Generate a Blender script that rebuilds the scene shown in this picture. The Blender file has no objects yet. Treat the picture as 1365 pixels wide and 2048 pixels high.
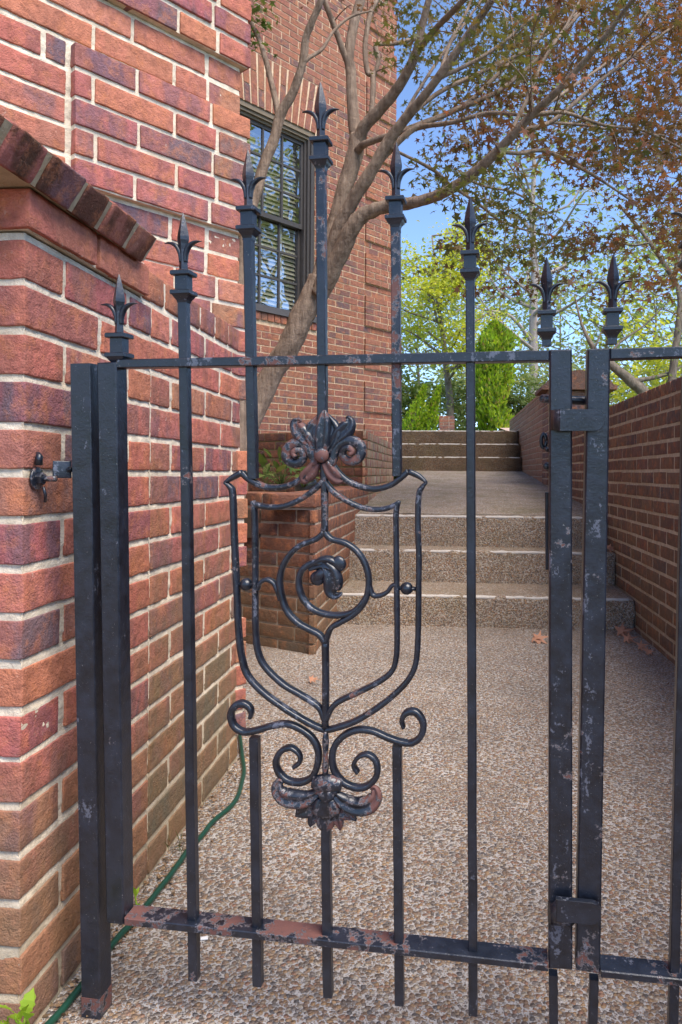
import bpy, math, random
from mathutils import Vector, Matrix, noise
R = math.radians
random.seed(7)
sc = bpy.context.scene
COL = sc.collection
V = Vector

# ------------------------------------------------------------------ camera
EYE = V((0, 0, .81))
YAW, ROLL, FPX = math.atan(105 / 1450.), R(.42), 1450.
fw = V((-math.sin(YAW), math.cos(YAW), 0))
rt0 = V((math.cos(YAW), math.sin(YAW), 0))
UPZ = V((0, 0, 1))
rt = rt0 * math.cos(ROLL) + UPZ * math.sin(ROLL)
up = UPZ * math.cos(ROLL) - rt0 * math.sin(ROLL)
cd = bpy.data.cameras.new("camera")
cam = bpy.data.objects.new("camera", cd)
COL.objects.link(cam)
cam.matrix_world = Matrix(((rt.x, up.x, -fw.x, 0), (rt.y, up.y, -fw.y, 0), (rt.z, up.z, -fw.z, EYE.z), (0, 0, 0, 1)))
cd.sensor_fit = 'HORIZONTAL'
cd.sensor_width = 36
cd.lens = 36 * FPX / 1365
cd.shift_x = -(800 - 682.5) / 1365
cd.shift_y = -(1024 - 945) / 1365
cd.clip_start, cd.clip_end = .02, 2000
sc.camera = cam

def ray(px, py):
    return fw + rt * ((px - 800) / FPX) - up * ((py - 945) / FPX)
def atY(px, py, Y):
    d = ray(px, py); return EYE + d * (Y / d.y)
def atX(px, py, X):
    d = ray(px, py); return EYE + d * (X / d.x)
def atZ(px, py, z=0.):
    d = ray(px, py); return EYE + d * ((z - EYE.z) / d.z)

# ------------------------------------------------------------------ object helpers
def tag(o, label=None, cat=None, group=None, kind=None):
    if label: o['label'] = label
    if cat: o['category'] = cat
    if group: o['group'] = group
    if kind: o['kind'] = kind
    return o
def empty(name, loc, label, cat, group=None):
    o = bpy.data.objects.new(name, None)
    COL.objects.link(o)
    o.location = loc
    o.empty_display_size = .05
    return tag(o, label, cat, group)

class MB:
    def __init__(s):
        s.v, s.f, s.sm = [], [], []
    def add(s, vs, fs, smooth=False):
        b = len(s.v)
        s.v.extend([tuple(p) for p in vs])
        for f in fs:
            s.f.append([i + b for i in f]); s.sm.append(smooth)
    def box(s, o, ax, ay, az, smooth=False):          # corner + three edge vectors
        o = V(o); p = []
        for k in (0, 1):
            for j in (0, 1):
                for i in (0, 1):
                    p.append(o + ax * i + ay * j + az * k)
        fs = [(0, 2, 3, 1), (4, 5, 7, 6), (0, 1, 5, 4), (2, 6, 7, 3), (0, 4, 6, 2), (1, 3, 7, 5)]
        if ax.cross(ay).dot(az) < 0: fs = [f[::-1] for f in fs]
        s.add(p, fs, smooth)
    def aabox(s, a, b):
        s.box(a, V((b[0] - a[0], 0, 0)), V((0, b[1] - a[1], 0)), V((0, 0, b[2] - a[2])))
    def rbox(s, c, X, Y, Z, hx, hy, hz, r, nx=2, ny=1, nz=1, amp=0., seed=0., fr=28.):
        """rounded, slightly lumpy box: centre, unit axes, half sizes, corner radius"""
        def ticks(h, n):
            t = [-h, -h + r * .45, -h + r]
            m = [-h + r + (2 * h - 2 * r) * k / n for k in range(1, n)]
            return t + m + [h - r, h - r * .45, h]
        tx, ty, tz = ticks(hx, nx), ticks(hy, ny), ticks(hz, nz)
        idx, vs, fs = {}, [], []
        def vert(i, j, k):
            q = idx.get((i, j, k))
            if q is not None: return q
            p = V((tx[i], ty[j], tz[k]))
            q = V((max(-hx + r, min(hx - r, p.x)), max(-hy + r, min(hy - r, p.y)), max(-hz + r, min(hz - r, p.z))))
            dlt = p - q
            if dlt.length > 1e-9: p = q + dlt.normalized() * r
            w = c + X * p.x + Y * p.y + Z * p.z
            if amp:
                a = noise.noise_vector(w * fr + V((seed, seed * 1.7, 0)))
                b = noise.noise_vector(w * fr * 3.7 + V((0, seed, seed)))
                w = w + (a + b * .45) * amp
            idx[(i, j, k)] = len(vs); vs.append(w)
            return len(vs) - 1
        I, J, K = len(tx) - 1, len(ty) - 1, len(tz) - 1
        for i in range(I):
            for j in range(J):
                fs.append((vert(i, j, 0), vert(i, j + 1, 0), vert(i + 1, j + 1, 0), vert(i + 1, j, 0)))
                fs.append((vert(i, j, K), vert(i + 1, j, K), vert(i + 1, j + 1, K), vert(i, j + 1, K)))
            for k in range(K):
                fs.append((vert(i, 0, k), vert(i + 1, 0, k), vert(i + 1, 0, k + 1), vert(i, 0, k + 1)))
                fs.append((vert(i, J, k), vert(i, J, k + 1), vert(i + 1, J, k + 1), vert(i + 1, J, k)))
        for j in range(J):
            for k in range(K):
                fs.append((vert(0, j, k), vert(0, j, k + 1), vert(0, j + 1, k + 1), vert(0, j + 1, k)))
                fs.append((vert(I, j, k), vert(I, j + 1, k), vert(I, j + 1, k + 1), vert(I, j, k + 1)))
        if X.cross(Y).dot(Z) < 0: fs = [f[::-1] for f in fs]
        s.add(vs, fs, True)
    def rings(s, rs, smooth=True, cap=True):           # list of rings with equal counts
        n = len(rs[0]); vs = [p for r_ in rs for p in r_]; fs = []
        for a in range(len(rs) - 1):
            for i in range(n):
                j = (i + 1) % n
                fs.append((a * n + i, a * n + j, a * n + n + j, a * n + n + i))
        if cap:
            fs.append(tuple(range(n))[::-1]); fs.append(tuple(range(len(vs) - n, len(vs))))
        s.add(vs, fs, smooth)
    def tube(s, pts, rad, n=8, wob=0., seed=0):
        pts = [V(p) for p in pts]; rs = []
        T0 = (pts[1] - pts[0]).normalized()
        ref = V((0, -1, .3)) if abs(T0.z) > .7 else V((0, 0, 1))
        A = (ref - T0 * ref.dot(T0)).normalized()
        for i, p in enumerate(pts):
            T = (pts[min(i + 1, len(pts) - 1)] - pts[max(i - 1, 0)])
            T = T.normalized() if T.length > 1e-9 else T0
            A = (A - T * A.dot(T)); A = A.normalized() if A.length > 1e-6 else V((1, 0, 0))
            B = T.cross(A)
            r = rad[i] if isinstance(rad, (list, tuple)) else rad
            ring = []
            for k in range(n):
                an = 2 * math.pi * k / n
                rr = r
                if wob: rr = r * (1 + wob * noise.noise(V((math.cos(an) * 1.3 + seed, math.sin(an) * 1.3, i * .35))))
                ring.append(p + (A * math.cos(an) + B * math.sin(an)) * rr)
            rs.append(ring)
        s.rings(rs)
    def build(s, name, mat, parent=None):
        me = bpy.data.meshes.new(name)
        me.from_pydata(s.v, [], s.f)
        me.polygons.foreach_set('use_smooth', s.sm)
        me.materials.append(mat)
        me.update()
        o = bpy.data.objects.new(name, me)
        COL.objects.link(o)
        if parent is not None:
            o.parent = parent
            m = parent.matrix_world if parent.type != 'EMPTY' else Matrix.Translation(parent.location)
            o.matrix_parent_inverse = m.inverted()
        return o

def catmull(P, n=6):
    P = [tuple(p) for p in P]
    out = []
    for i in range(len(P) - 1):
        a, b, c, d = P[max(i - 1, 0)], P[i], P[i + 1], P[min(i + 2, len(P) - 1)]
        for k in range(n):
            t = k / n; t2, t3 = t * t, t * t * t
            out.append(tuple(.5 * (2 * b[j] + (c[j] - a[j]) * t + (2 * a[j] - 5 * b[j] + 4 * c[j] - d[j]) * t2 + (3 * b[j] - a[j] - 3 * c[j] + d[j]) * t3) for j in range(len(b))))
    out.append(P[-1])
    return out

# ------------------------------------------------------------------ materials
class M:
    def __init__(s, name):
        s.m = bpy.data.materials.new(name)
        s.m.use_nodes = True
        s.t = s.m.node_tree
        s.t.nodes.clear()
        s.out = s.t.nodes.new('ShaderNodeOutputMaterial')
    def n(s, ty, ins=None, **props):
        nd = s.t.nodes.new('ShaderNode' + ty)
        for k, v in props.items(): setattr(nd, k, v)
        for k, v in (ins or {}).items():
            sk = nd.inputs[k]
            if isinstance(v, bpy.types.NodeSocket): s.t.links.new(v, sk)
            else: sk.default_value = v
        return nd
    def ramp(s, fac, stops, interp='LINEAR'):
        nd = s.n('ValToRGB', {'Fac': fac})
        e = nd.color_ramp.elements
        nd.color_ramp.interpolation = interp
        while len(e) < len(stops): e.new(.5)
        for el, (p, c) in zip(e, stops):
            el.position = p
            el.color = (*c, 1) if isinstance(c, tuple) else (c, c, c, 1)
        return nd.outputs['Color']
    def mix(s, fac, a, b, blend='MIX'):
        nd = s.n('Mix', data_type='RGBA', blend_type=blend)
        for k, v in ((0, fac), (6, a), (7, b)):
            sk = nd.inputs[k]
            if isinstance(v, bpy.types.NodeSocket): s.t.links.new(v, sk)
            else: sk.default_value = (*v, 1) if isinstance(v, tuple) else v
        return nd.outputs[2]
    def math(s, op, a, b=0.):
        return s.n('Math', {0: a, 1: b}, operation=op).outputs[0]
    def noise(s, vec, scale, detail=4., rough=.6):
        return s.n('TexNoise', {'Vector': vec, 'Scale': scale, 'Detail': detail, 'Roughness': rough}).outputs['Fac']
    def obj(s):
        return s.n('TexCoord').outputs['Object']
    def rnd(s):
        return s.n('NewGeometry').outputs['Random Per Island']
    def scaled(s, vec, sc_, off=None):
        nd = s.n('Mapping', {'Vector': vec, 'Scale': sc_})
        return nd.outputs[0]
    def bump(s, h, strength, dist, nrm=None):
        i = {'Height': h, 'Strength': strength, 'Distance': dist}
        if nrm is not None: i['Normal'] = nrm
        return s.n('Bump', i).outputs[0]
    def pbr(s, col, rough=.8, nrm=None, metal=0., spec=.5):
        i = {'Base Color': col if isinstance(col, bpy.types.NodeSocket) else (*col, 1), 'Roughness': rough, 'Metallic': metal, 'Specular IOR Level': spec}
        if nrm is not None: i['Normal'] = nrm
        b = s.n('BsdfPrincipled', i)
        s.t.links.new(b.outputs[0], s.out.inputs[0])
        return s.m

def brick_mat(name, stops, stain=0., stain_z=.55, fine=1., pale=.5, flash=None):
    m = M(name)
    rn = m.rnd(); ob = m.obj()
    col = m.ramp(m.math('FRACT', m.math('MULTIPLY', rn, 3.71)), stops)
    off = m.n('Combine' + 'XYZ', {0: m.math('MULTIPLY', rn, 61.), 1: m.math('MULTIPLY', rn, 37.), 2: 0.}).outputs[0]
    p = m.n('VectorMath', {0: ob, 1: off}, operation='ADD').outputs[0]
    band = m.noise(m.scaled(p, (13, 13, 4.5)), 1., 3.)
    c2 = m.ramp(m.math('FRACT', m.math('MULTIPLY', rn, 7.3)), flash or [(0, (.50, .19, .09)), (.3, (.29, .11, .125)), (.55, (.52, .20, .11)), (.75, (.19, .115, .135)), (1, (.46, .155, .13))])
    col = m.mix(m.ramp(band, [(.46, 0.), (.55, .8)]), col, c2)
    mott = m.noise(p, 45 * fine, 6., .7)
    col = m.mix(m.ramp(mott, [(.32, .55), (.58, 0.)]), col, (.15, .055, .04), 'MIX')
    col = m.mix(m.math('MULTIPLY', m.ramp(m.noise(p, 26 * fine, 7., .75), [(.5, 0.), (.66, 1.)]), .5), col, (.60, .22, .095))
    col = m.mix(m.math('MULTIPLY', m.ramp(m.noise(p, 150 * fine, 3.), [(.62, 0.), (.72, 1.)]), .35), col, (.55, .27, .18))
    # lime scuffs
    sc1 = m.ramp(m.math('MULTIPLY', m.noise(p, 16 * fine, 8., .75), m.noise(p, 90 * fine, 3.)), [(.36, 0.), (.44, 1.)])
    col = m.mix(m.math('MULTIPLY', sc1, pale), col, (.52, .42, .34))
    if stain:
        z = m.n('SeparateXYZ', {0: ob}).outputs[2]
        g = m.math('ADD', m.math('MULTIPLY', z, -1. / stain_z), m.math('MULTIPLY', m.noise(ob, 4.5, 6., .65), 1.9))
        col = m.mix(m.math('MULTIPLY', m.ramp(g, [(.05, 0.), (.75, 1.)]), stain), col, m.mix(.3, (.165, .15, .08), col))
    h = m.math('ADD', m.noise(p, 70 * fine, 6., .7), m.math('MULTIPLY', m.noise(p, 320 * fine, 2.), .35))
    return m.pbr(col, .85, m.bump(h, 1., .006 / fine), spec=.15)

def mortar_mat(name, c=(.75, .645, .495), stain=0., stain_z=.5):
    m = M(name); ob = m.obj()
    col = m.mix(m.ramp(m.noise(ob, 38, 6.), [(.3, 0.), (.7, 1.)]), tuple(x * .72 for x in c), tuple(min(1, x * 1.12) for x in c))
    col = m.mix(m.math('MULTIPLY', m.ramp(m.noise(ob, 7, 5.), [(.5, 0.), (.68, 1.)]), .4), col, (.40, .29, .16))
    if stain:
        z = m.n('SeparateXYZ', {0: ob}).outputs[2]
        g = m.math('ADD', m.math('MULTIPLY', z, -1. / stain_z), m.math('MULTIPLY', m.noise(ob, 5., 5.), 1.5))
        col = m.mix(m.math('MULTIPLY', m.ramp(g, [(.1, 0.), (.75, 1.)]), stain), col, (.27, .21, .12))
    h = m.math('ADD', m.noise(ob, 60, 6., .75), m.math('MULTIPLY', m.noise(ob, 260, 2.), .4))
    return m.pbr(col, .92, m.bump(h, .7, .006), spec=.2)

RED = [(0, (.56, .19, .12)), (.16, (.50, .155, .13)), (.3, (.58, .22, .125)), (.4, (.42, .13, .135)), (.5, (.58, .21, .145)), (.58, (.36, .125, .13)), (.63, (.165, .115, .14)), (.73, (.20, .13, .14)), (.78, (.27, .15, .115)), (.86, (.53, .18, .14)), (.92, (.33, .18, .105)), (1, (.62, .24, .16))]
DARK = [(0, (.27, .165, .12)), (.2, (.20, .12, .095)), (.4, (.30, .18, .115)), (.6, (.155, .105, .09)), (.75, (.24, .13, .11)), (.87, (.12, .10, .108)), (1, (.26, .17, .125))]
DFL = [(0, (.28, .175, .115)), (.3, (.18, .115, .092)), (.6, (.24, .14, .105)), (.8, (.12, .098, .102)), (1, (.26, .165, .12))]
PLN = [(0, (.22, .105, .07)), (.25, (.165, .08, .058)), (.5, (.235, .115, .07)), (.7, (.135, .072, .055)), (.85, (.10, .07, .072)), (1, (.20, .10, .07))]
TAN = [(0, (.42, .25, .16)), (.3, (.36, .20, .13)), (.6, (.45, .28, .17)), (.8, (.31, .17, .12)), (1, (.40, .25, .17))]
FARR = [(0, (.38, .165, .11)), (.3, (.31, .135, .095)), (.5, (.40, .19, .11)), (.7, (.34, .14, .115)), (.85, (.20, .11, .10)), (.93, (.15, .115, .125)), (1, (.37, .175, .105))]
b_near = brick_mat('brick_red', RED, .75, .62)
b_link = brick_mat('brick_red_mossy', RED, 1., .95)
b_house = brick_mat('brick_house_red', RED, 0.)
b_far = brick_mat('brick_wing_red', FARR, 0., fine=.6, pale=.2, flash=FARR)
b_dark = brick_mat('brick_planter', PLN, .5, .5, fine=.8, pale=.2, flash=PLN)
b_tan = brick_mat('brick_tan', TAN, .3, .9, fine=.7, pale=.3, flash=TAN)
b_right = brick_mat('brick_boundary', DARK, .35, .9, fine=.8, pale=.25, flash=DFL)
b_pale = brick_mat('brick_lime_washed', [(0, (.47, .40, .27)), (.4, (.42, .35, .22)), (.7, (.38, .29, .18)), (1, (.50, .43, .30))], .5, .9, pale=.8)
b_cope = brick_mat('brick_weathered_shaded', [(0, (.085, .045, .03)), (.35, (.15, .06, .035)), (.6, (.055, .035, .03)), (.8, (.19, .08, .04)), (1, (.045, .03, .028))], 0., pale=.25)  # weathered brick, with the shade of its down-facing ends in the colour
b_taupe = brick_mat('brick_olive', [(0, (.25, .15, .085)), (.3, (.30, .13, .09)), (.6, (.19, .11, .085)), (1, (.33, .13, .10))], 0.)
mo_near = mortar_mat('mortar_near', stain=.6, stain_z=.45)
mo_house = mortar_mat('mortar_house')
mo_cope = mortar_mat('mortar_coping', (.46, .37, .25))
mo_far = mortar_mat('mortar_wing', (.72, .54, .37))
mo_dark = mortar_mat('mortar_dark', (.56, .47, .37), .4)

def paint_mat(name, rust=.5, grey=.5, seed=0.):
    m = M(name)
    ob = m.n('VectorMath', {0: m.obj(), 1: (seed, seed * 1.3, seed * .7)}, operation='ADD').outputs[0]
    big = m.noise(ob, 9., 6., .62); mid = m.noise(ob, 42., 5., .65); fine = m.noise(ob, 260., 3.)
    base = m.mix(m.ramp(mid, [(.35, 0.), (.7, 1.)]), (.0045, .006, .011), (.015, .020, .034))
    gm = m.ramp(m.math('ADD', m.math('MULTIPLY', m.noise(m.scaled(ob, (30, 30, 14)), 1., 7., .7), .8), m.math('MULTIPLY', fine, .25)), [(.66 - .05 * grey, 0.), (.685 - .05 * grey, 1.)])
    col = m.mix(m.math('MULTIPLY', gm, .7), base, (.13, .14, .18))
    rs = m.math('ADD', m.math('MULTIPLY', big, .65), m.math('MULTIPLY', m.noise(ob, 70., 6., .7), .4))
    th = .72 - .25 * rust
    rm = m.ramp(rs, [(th, 0.), (th + .012, 1.)])
    col = m.mix(rm, col, m.mix(mid, (.085, .036, .032), (.17, .065, .05)))
    # bare grey rim round a chip
    rim = m.ramp(rs, [(th - .02, 0.), (th - .004, .55), (th + .004, 0.)])
    col = m.mix(rim, col, (.30, .27, .28))
    spk = m.ramp(m.noise(ob, 480., 2.), [(.715, 0.), (.74, 1.)])
    col = m.mix(m.math('MULTIPLY', spk, .5), col, (.45, .44, .42))
    ro = m.n('MapRange', {0: m.math('ADD', m.math('MULTIPLY', mid, .6), rm), 3: .19, 4: .72}).outputs[0]
    h = m.math('ADD', m.math('SUBTRACT', m.math('MULTIPLY', mid, .5), m.math('MULTIPLY', rm, .25)), m.math('MULTIPLY', fine, .2))
    return m.pbr(col, ro, m.bump(h, .6, .0025), spec=.65)
iron = paint_mat('black_paint', .16, .4)
iron_b = paint_mat('black_paint_bar', .22, .2, 3.1)
iron_w = paint_mat('black_paint_worn', .40, 1.1, 1.7)
iron_v = paint_mat('black_paint_leaf', .58, .9, 12.6)
iron_f = paint_mat('rusty_foot', .72, .4, 2.2)
iron_l = paint_mat('black_paint_rail', .57, .4, 7.7)
iron_r = paint_mat('black_paint_rusty', .64, .5, 5.2)
iron_rr = paint_mat('red_primer_rust', .86, .6, 8.1)

def gravel_mat(name, tint=(1, 1, 1), scale=132., dirt=.3, moss=0., cement=(.60, .555, .51)):
    m = M(name); ob = m.obj()
    wob = m.n('VectorMath', {0: ob, 1: m.n('VectorMath', {0: m.n('TexNoise', {'Vector': ob, 'Scale': 70., 'Detail': 2.}).outputs['Color'], 1: (.006, .006, .006)}, operation='MULTIPLY').outputs[0]}, operation='ADD').outputs[0]
    v1 = m.n('TexVoronoi', {'Vector': wob, 'Scale': scale, 'Randomness': 1.})
    v2 = m.n('TexVoronoi', {'Vector': wob, 'Scale': scale * 2.3, 'Randomness': 1.})
    r1 = m.n('SeparateColor', {0: v1.outputs['Color']}); r2 = m.n('SeparateColor', {0: v2.outputs['Color']})
    stones = [(0, (.30, .17, .085)), (.14, (.44, .29, .17)), (.27, (.17, .115, .08)), (.38, (.50, .28, .11)), (.5, (.29, .235, .20)), (.6, (.43, .20, .10)), (.7, (.60, .49, .36)), (.8, (.13, .115, .11)), (.87, (.35, .21, .12)), (1, (.48, .42, .37))]
    c1 = m.ramp(r1.outputs[0], stones, 'CONSTANT'); c2 = m.ramp(r2.outputs[1], stones, 'CONSTANT')
    cem = m.mix(m.noise(ob, 160., 4.), tuple(x * .7 for x in cement), tuple(min(1, x * 1.35) for x in cement))
    # big stones keep only part of their cell, small chips fill between
    k1 = m.ramp(m.math('ADD', v1.outputs['Distance'], m.math('MULTIPLY', r1.outputs[2], .28)), [(.66, 1.), (.72, 0.)])
    k2 = m.ramp(m.math('ADD', v2.outputs['Distance'], m.math('MULTIPLY', r2.outputs[2], .5)), [(.60, 1.), (.68, 0.)])
    col = m.mix(k2, cem, c2)
    col = m.mix(k1, col, c1)
    col = m.mix(m.math('MULTIPLY', m.ramp(m.noise(ob, 2.1, 9., .75), [(.42, 0.), (.62, 1.)]), dirt), col, (.115, .075, .045))
    col = m.mix(.30, col, (.29, .27, .255))
    col = m.mix(1., col, tint, 'MULTIPLY')
    if moss:
        mm = m.ramp(m.math('ADD', m.math('MULTIPLY', m.noise(ob, 3.1, 6., .7), .8), m.math('MULTIPLY', m.noise(ob, 45., 4.), .35)), [(.55, 0.), (.68, 1.)])
        col = m.mix(m.math('MULTIPLY', mm, moss), col, (.16, .14, .045))
    h = m.math('ADD', m.math('MULTIPLY', k1, m.math('SUBTRACT', 1., v1.outputs['Distance'])), m.math('MULTIPLY', k2, .35))
    h = m.math('ADD', h, m.math('MULTIPLY', m.noise(ob, 300., 3.), .3))
    return m.pbr(col, .78, m.bump(h, 1., .008), spec=.35)
g_path = gravel_mat('exposed_aggregate', (.94, .95, .96), dirt=.36)
g_step = gravel_mat('exposed_aggregate_step', (1., .97, .92), 135., .25, .2, (.62, .55, .48))
g_land = gravel_mat('exposed_aggregate_mossy', (1., .99, .97), 110., .2, .5, (.64, .58, .52))
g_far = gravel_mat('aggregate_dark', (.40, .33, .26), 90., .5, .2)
def step_edge():
    m = M('worn_nosing'); ob = m.obj()
    col = m.mix(m.noise(ob, 90., 5.), (.36, .32, .28), (.58, .54, .49))
    return m.pbr(col, .85, m.bump(m.noise(ob, 160., 4.), .8, .005))
g_nose = step_edge()

def bark_mat(name, a, b, s=(26, 26, 5)):
    m = M(name); ob = m.obj()
    f = m.noise(m.scaled(ob, s), 1., 7., .65)
    col = m.mix(m.ramp(f, [(.3, 0.), (.7, 1.)]), a, b)
    col = m.mix(m.math('MULTIPLY', m.ramp(m.noise(ob, 9., 4.), [(.5, 0.), (.7, 1.)]), .5), col, tuple(x * .6 for x in a))
    return m.pbr(col, .85, m.bump(m.math('ADD', m.noise(m.scaled(ob, (60, 60, 7)), 1., 6., .7), m.math('MULTIPLY', m.noise(m.scaled(ob, (14, 14, 22)), 1., 3.), .7)), .8, .02), spec=.2)
bark = bark_mat('maple_bark', (.16, .11, .08), (.42, .31, .23), (34, 34, 4))
bark_far = bark_mat('grey_bark', (.13, .10, .075), (.33, .27, .21))
bark_pale = bark_mat('pale_bark', (.30, .24, .21), (.52, .44, .40))

def leaf_mat(name, stops, trans=.4, gloss=True):
    m = M(name)
    col = m.ramp(m.rnd(), stops)
    d = m.n('BsdfPrincipled', {'Base Color': col, 'Roughness': .55, 'Specular IOR Level': .3})
    t = m.n('BsdfTranslucent', {'Color': m.mix(1., col, (1.25, 1.2, .8), 'MULTIPLY')})
    x = m.n('MixShader', {0: trans, 1: d.outputs[0], 2: t.outputs[0]})
    m.t.links.new(x.outputs[0], m.out.inputs[0])
    return m.m
lf_maple = leaf_mat('maple_leaf', [(0, (.14, .085, .043)), (.3, (.18, .085, .05)), (.5, (.11, .085, .035)), (.68, (.22, .085, .052)), (.82, (.12, .11, .04)), (.93, (.31, .11, .065)), (1, (.15, .095, .043))], .4)
lf_olive = leaf_mat('maple_leaf_olive', [(0, (.10, .105, .035)), (.35, (.15, .15, .045)), (.6, (.09, .10, .035)), (.8, (.20, .15, .05)), (.92, (.16, .09, .045)), (1, (.18, .19, .055))], .4)
lf_green = leaf_mat('leaf_green', [(0, (.05, .09, .025)), (.5, (.09, .14, .03)), (1, (.14, .17, .05))], .4)
lf_yel = leaf_mat('leaf_yellow_green', [(0, (.42, .46, .04)), (.4, (.58, .58, .06)), (.7, (.30, .38, .05)), (1, (.66, .62, .08))], .5)
lf_wood = leaf_mat('leaf_pale_wood', [(0, (.20, .27, .09)), (.4, (.32, .36, .12)), (.7, (.15, .22, .09)), (1, (.42, .42, .17))], .5)
lf_thuja = leaf_mat('thuja_spray', [(0, (.24, .40, .02)), (.35, (.38, .54, .03)), (.5, (.10, .18, .03)), (.68, (.17, .28, .03)), (.85, (.50, .60, .05)), (1, (.34, .24, .10))], .45)
lf_fresh = leaf_mat('leaf_fresh', [(0, (.25, .42, .03)), (1, (.34, .50, .05))], .45)
lf_litter = leaf_mat('litter', [(0, (.12, .07, .04)), (.4, (.25, .15, .08)), (.7, (.07, .05, .03)), (1, (.38, .25, .14))], .05)
lf_dry = leaf_mat('leaf_dry', [(0, (.42, .19, .11)), (1, (.52, .27, .17))], .2)

def plain(name, c, rough=.6, spec=.5, var=.2, sc_=30., bump=.2):
    m = M(name); ob = m.obj()
    f = m.noise(ob, sc_, 5.)
    col = m.mix(f, tuple(x * (1 - var) for x in c), tuple(min(1, x * (1 + var)) for x in c))
    return m.pbr(col, rough, m.bump(f, bump, .003), spec=spec)
frame_dark = plain('window_bronze', (.06, .054, .052), .45)
frame_tan = plain('window_tan', (.20, .155, .105), .6)
sill_grey = plain('sill_grey', (.085, .08, .085), .6)
blind_m = plain('blind_slat', (.78, .70, .56), .6)
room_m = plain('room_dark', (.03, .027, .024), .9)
hose_m = plain('hose_green', (.010, .052, .032), .35, .5, .25, 60., .1)
soil_m = plain('soil', (.06, .04, .028), .95, .2, .4, 60., .8)
lawn_m = plain('lawn', (.09, .12, .035), .95, .2, .4, 9., .5)
pink_m = plain('sunlit_paving', (.55, .40, .32), .9, .2, .1, 20., .3)
pot_m = plain('black_plastic', (.012, .012, .013), .35)
chip_m = plain('white_chip', (.8, .8, .8), .7)
def glass_mat():
    m = M('window_glass')
    fr = m.n('Fresnel', {'IOR': 1.55})
    w = m.bump(m.noise(m.obj(), 2.2, 2.), .05, .05)
    g = m.n('BsdfGlossy', {'Color': (1, 1, 1, 1), 'Roughness': .015, 'Normal': w})
    t = m.n('BsdfTransparent', {'Color': (.86, .9, .88, 1)})
    x = m.n('MixShader', {0: m.math('MINIMUM', m.math('MULTIPLY', fr.outputs[0], 7.), .62), 1: t.outputs[0], 2: g.outputs[0]})
    m.t.links.new(x.outputs[0], m.out.inputs[0])
    return m.m
glass = glass_mat()

# ------------------------------------------------------------------ brick walls
ZB, CH = .805, .0667          # a bed joint at eye height, course height
BL, BP = .2030, .2135         # brick length, pitch
def zc(n): return ZB + n * CH
def wall(mb, p0, u, nrm, s0, s1, n0, n1, off=0., holes=(), det=2, phase=0., bh=.0550, minlen=.03, skip=None, r=.0022, amp=.0010, depth=.1, par=None, dz=0., gj=.0053):
    """running-bond bricks on the plane through p0 (u along, nrm outward), s in [s0,s1], courses n0..n1-1"""
    u, nrm = V((u[0], u[1], 0)), V((nrm[0], nrm[1], 0))
    for n in range(n0, n1):
        if par is not None and n % 2 != par: continue
        ph = phase + (BP / 2 if n % 2 else 0) + random.uniform(-.006, .006)
        iv = [(s0, s1)]
        z0, z1 = zc(n) + dz, zc(n + 1) + dz
        for (h0, h1, a, b) in holes:
            if z1 > a + .02 and z0 < b - .02:
                nv = []
                for (x, y) in iv:
                    if h1 <= x or h0 >= y: nv.append((x, y)); continue
                    if h0 > x: nv.append((x, h0))
                    if h1 < y: nv.append((h1, y))
                iv = nv
        for (x, y) in iv:
            k0 = math.floor((x - ph) / BP) - 1
            cuts = [x]
            k = k0
            while ph + k * BP < y:
                c_ = ph + k * BP
                if x + .045 < c_ < y - .045: cuts.append(c_)
                k += 1
            cuts.append(y)
            for a, b in zip(cuts[:-1], cuts[1:]):
                g0 = gj if a != x else .001
                g1 = gj if b != y else .001
                a2, b2 = a + g0 + random.uniform(-.0015, .0015), b - g1 + random.uniform(-.0015, .0015)
                if b2 - a2 < minlen: continue
                o = off + random.uniform(-.0014, .0014)
                ctr = V((p0[0], p0[1], 0)) + u * (a2 + b2) / 2 + nrm * (o - depth / 2) + V((0, 0, (z0 + z1) / 2 + random.uniform(-.0012, .0012)))
                if skip and skip(ctr): continue
                t = random.uniform(-.006, .006)
                U = (u + V((0, 0, t))).normalized(); Z = (UPZ - u * t).normalized()
                h = bh / 2 + random.uniform(-.0012, .0008)
                if det >= 3: mb.rbox(ctr, U, -nrm, Z, (b2 - a2) / 2, depth / 2, h, r, max(4, int((b2 - a2) / .010)), 3, 5, amp * 1.25, random.random() * 90)
                elif det == 2: mb.rbox(ctr, U, -nrm, Z, (b2 - a2) / 2, depth / 2, h, r, 4, 1, 2, amp, random.random() * 90)
                else:
                    mb.box(ctr - U * (b2 - a2) / 2 + nrm * depth / 2 - Z * h, U * (b2 - a2), -nrm * depth, Z * (2 * h))
def header_course(mb, p0, u, nrm, s0, s1, z0, z1, pitch, off, det=2, depth=.1, gap=.010, amp=.0012, r=.005):
    u, nrm = V((u[0], u[1], 0)), V((nrm[0], nrm[1], 0))
    n = max(1, round((s1 - s0) / pitch)); p = (s1 - s0) / n
    for i in range(n):
        w = p - gap + random.uniform(-.003, .002)
        ctr = V((p0[0], p0[1], 0)) + u * (s0 + (i + .5) * p) + nrm * (off - depth / 2 + random.uniform(-.0015, .0015)) + V((0, 0, (z0 + z1) / 2))
        if det: mb.rbox(ctr, u, -nrm, UPZ, w / 2, depth / 2, (z1 - z0) / 2 - .0015, r, 4 if det > 2 else 2, 3 if det > 2 else 1, 3 if det > 2 else 1, amp, random.random() * 90)
        else: mb.box(ctr - u * w / 2 + nrm * depth / 2 - UPZ * ((z1 - z0) / 2 - .0015), u * w, -nrm * depth, UPZ * (z1 - z0 - .003))
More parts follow.
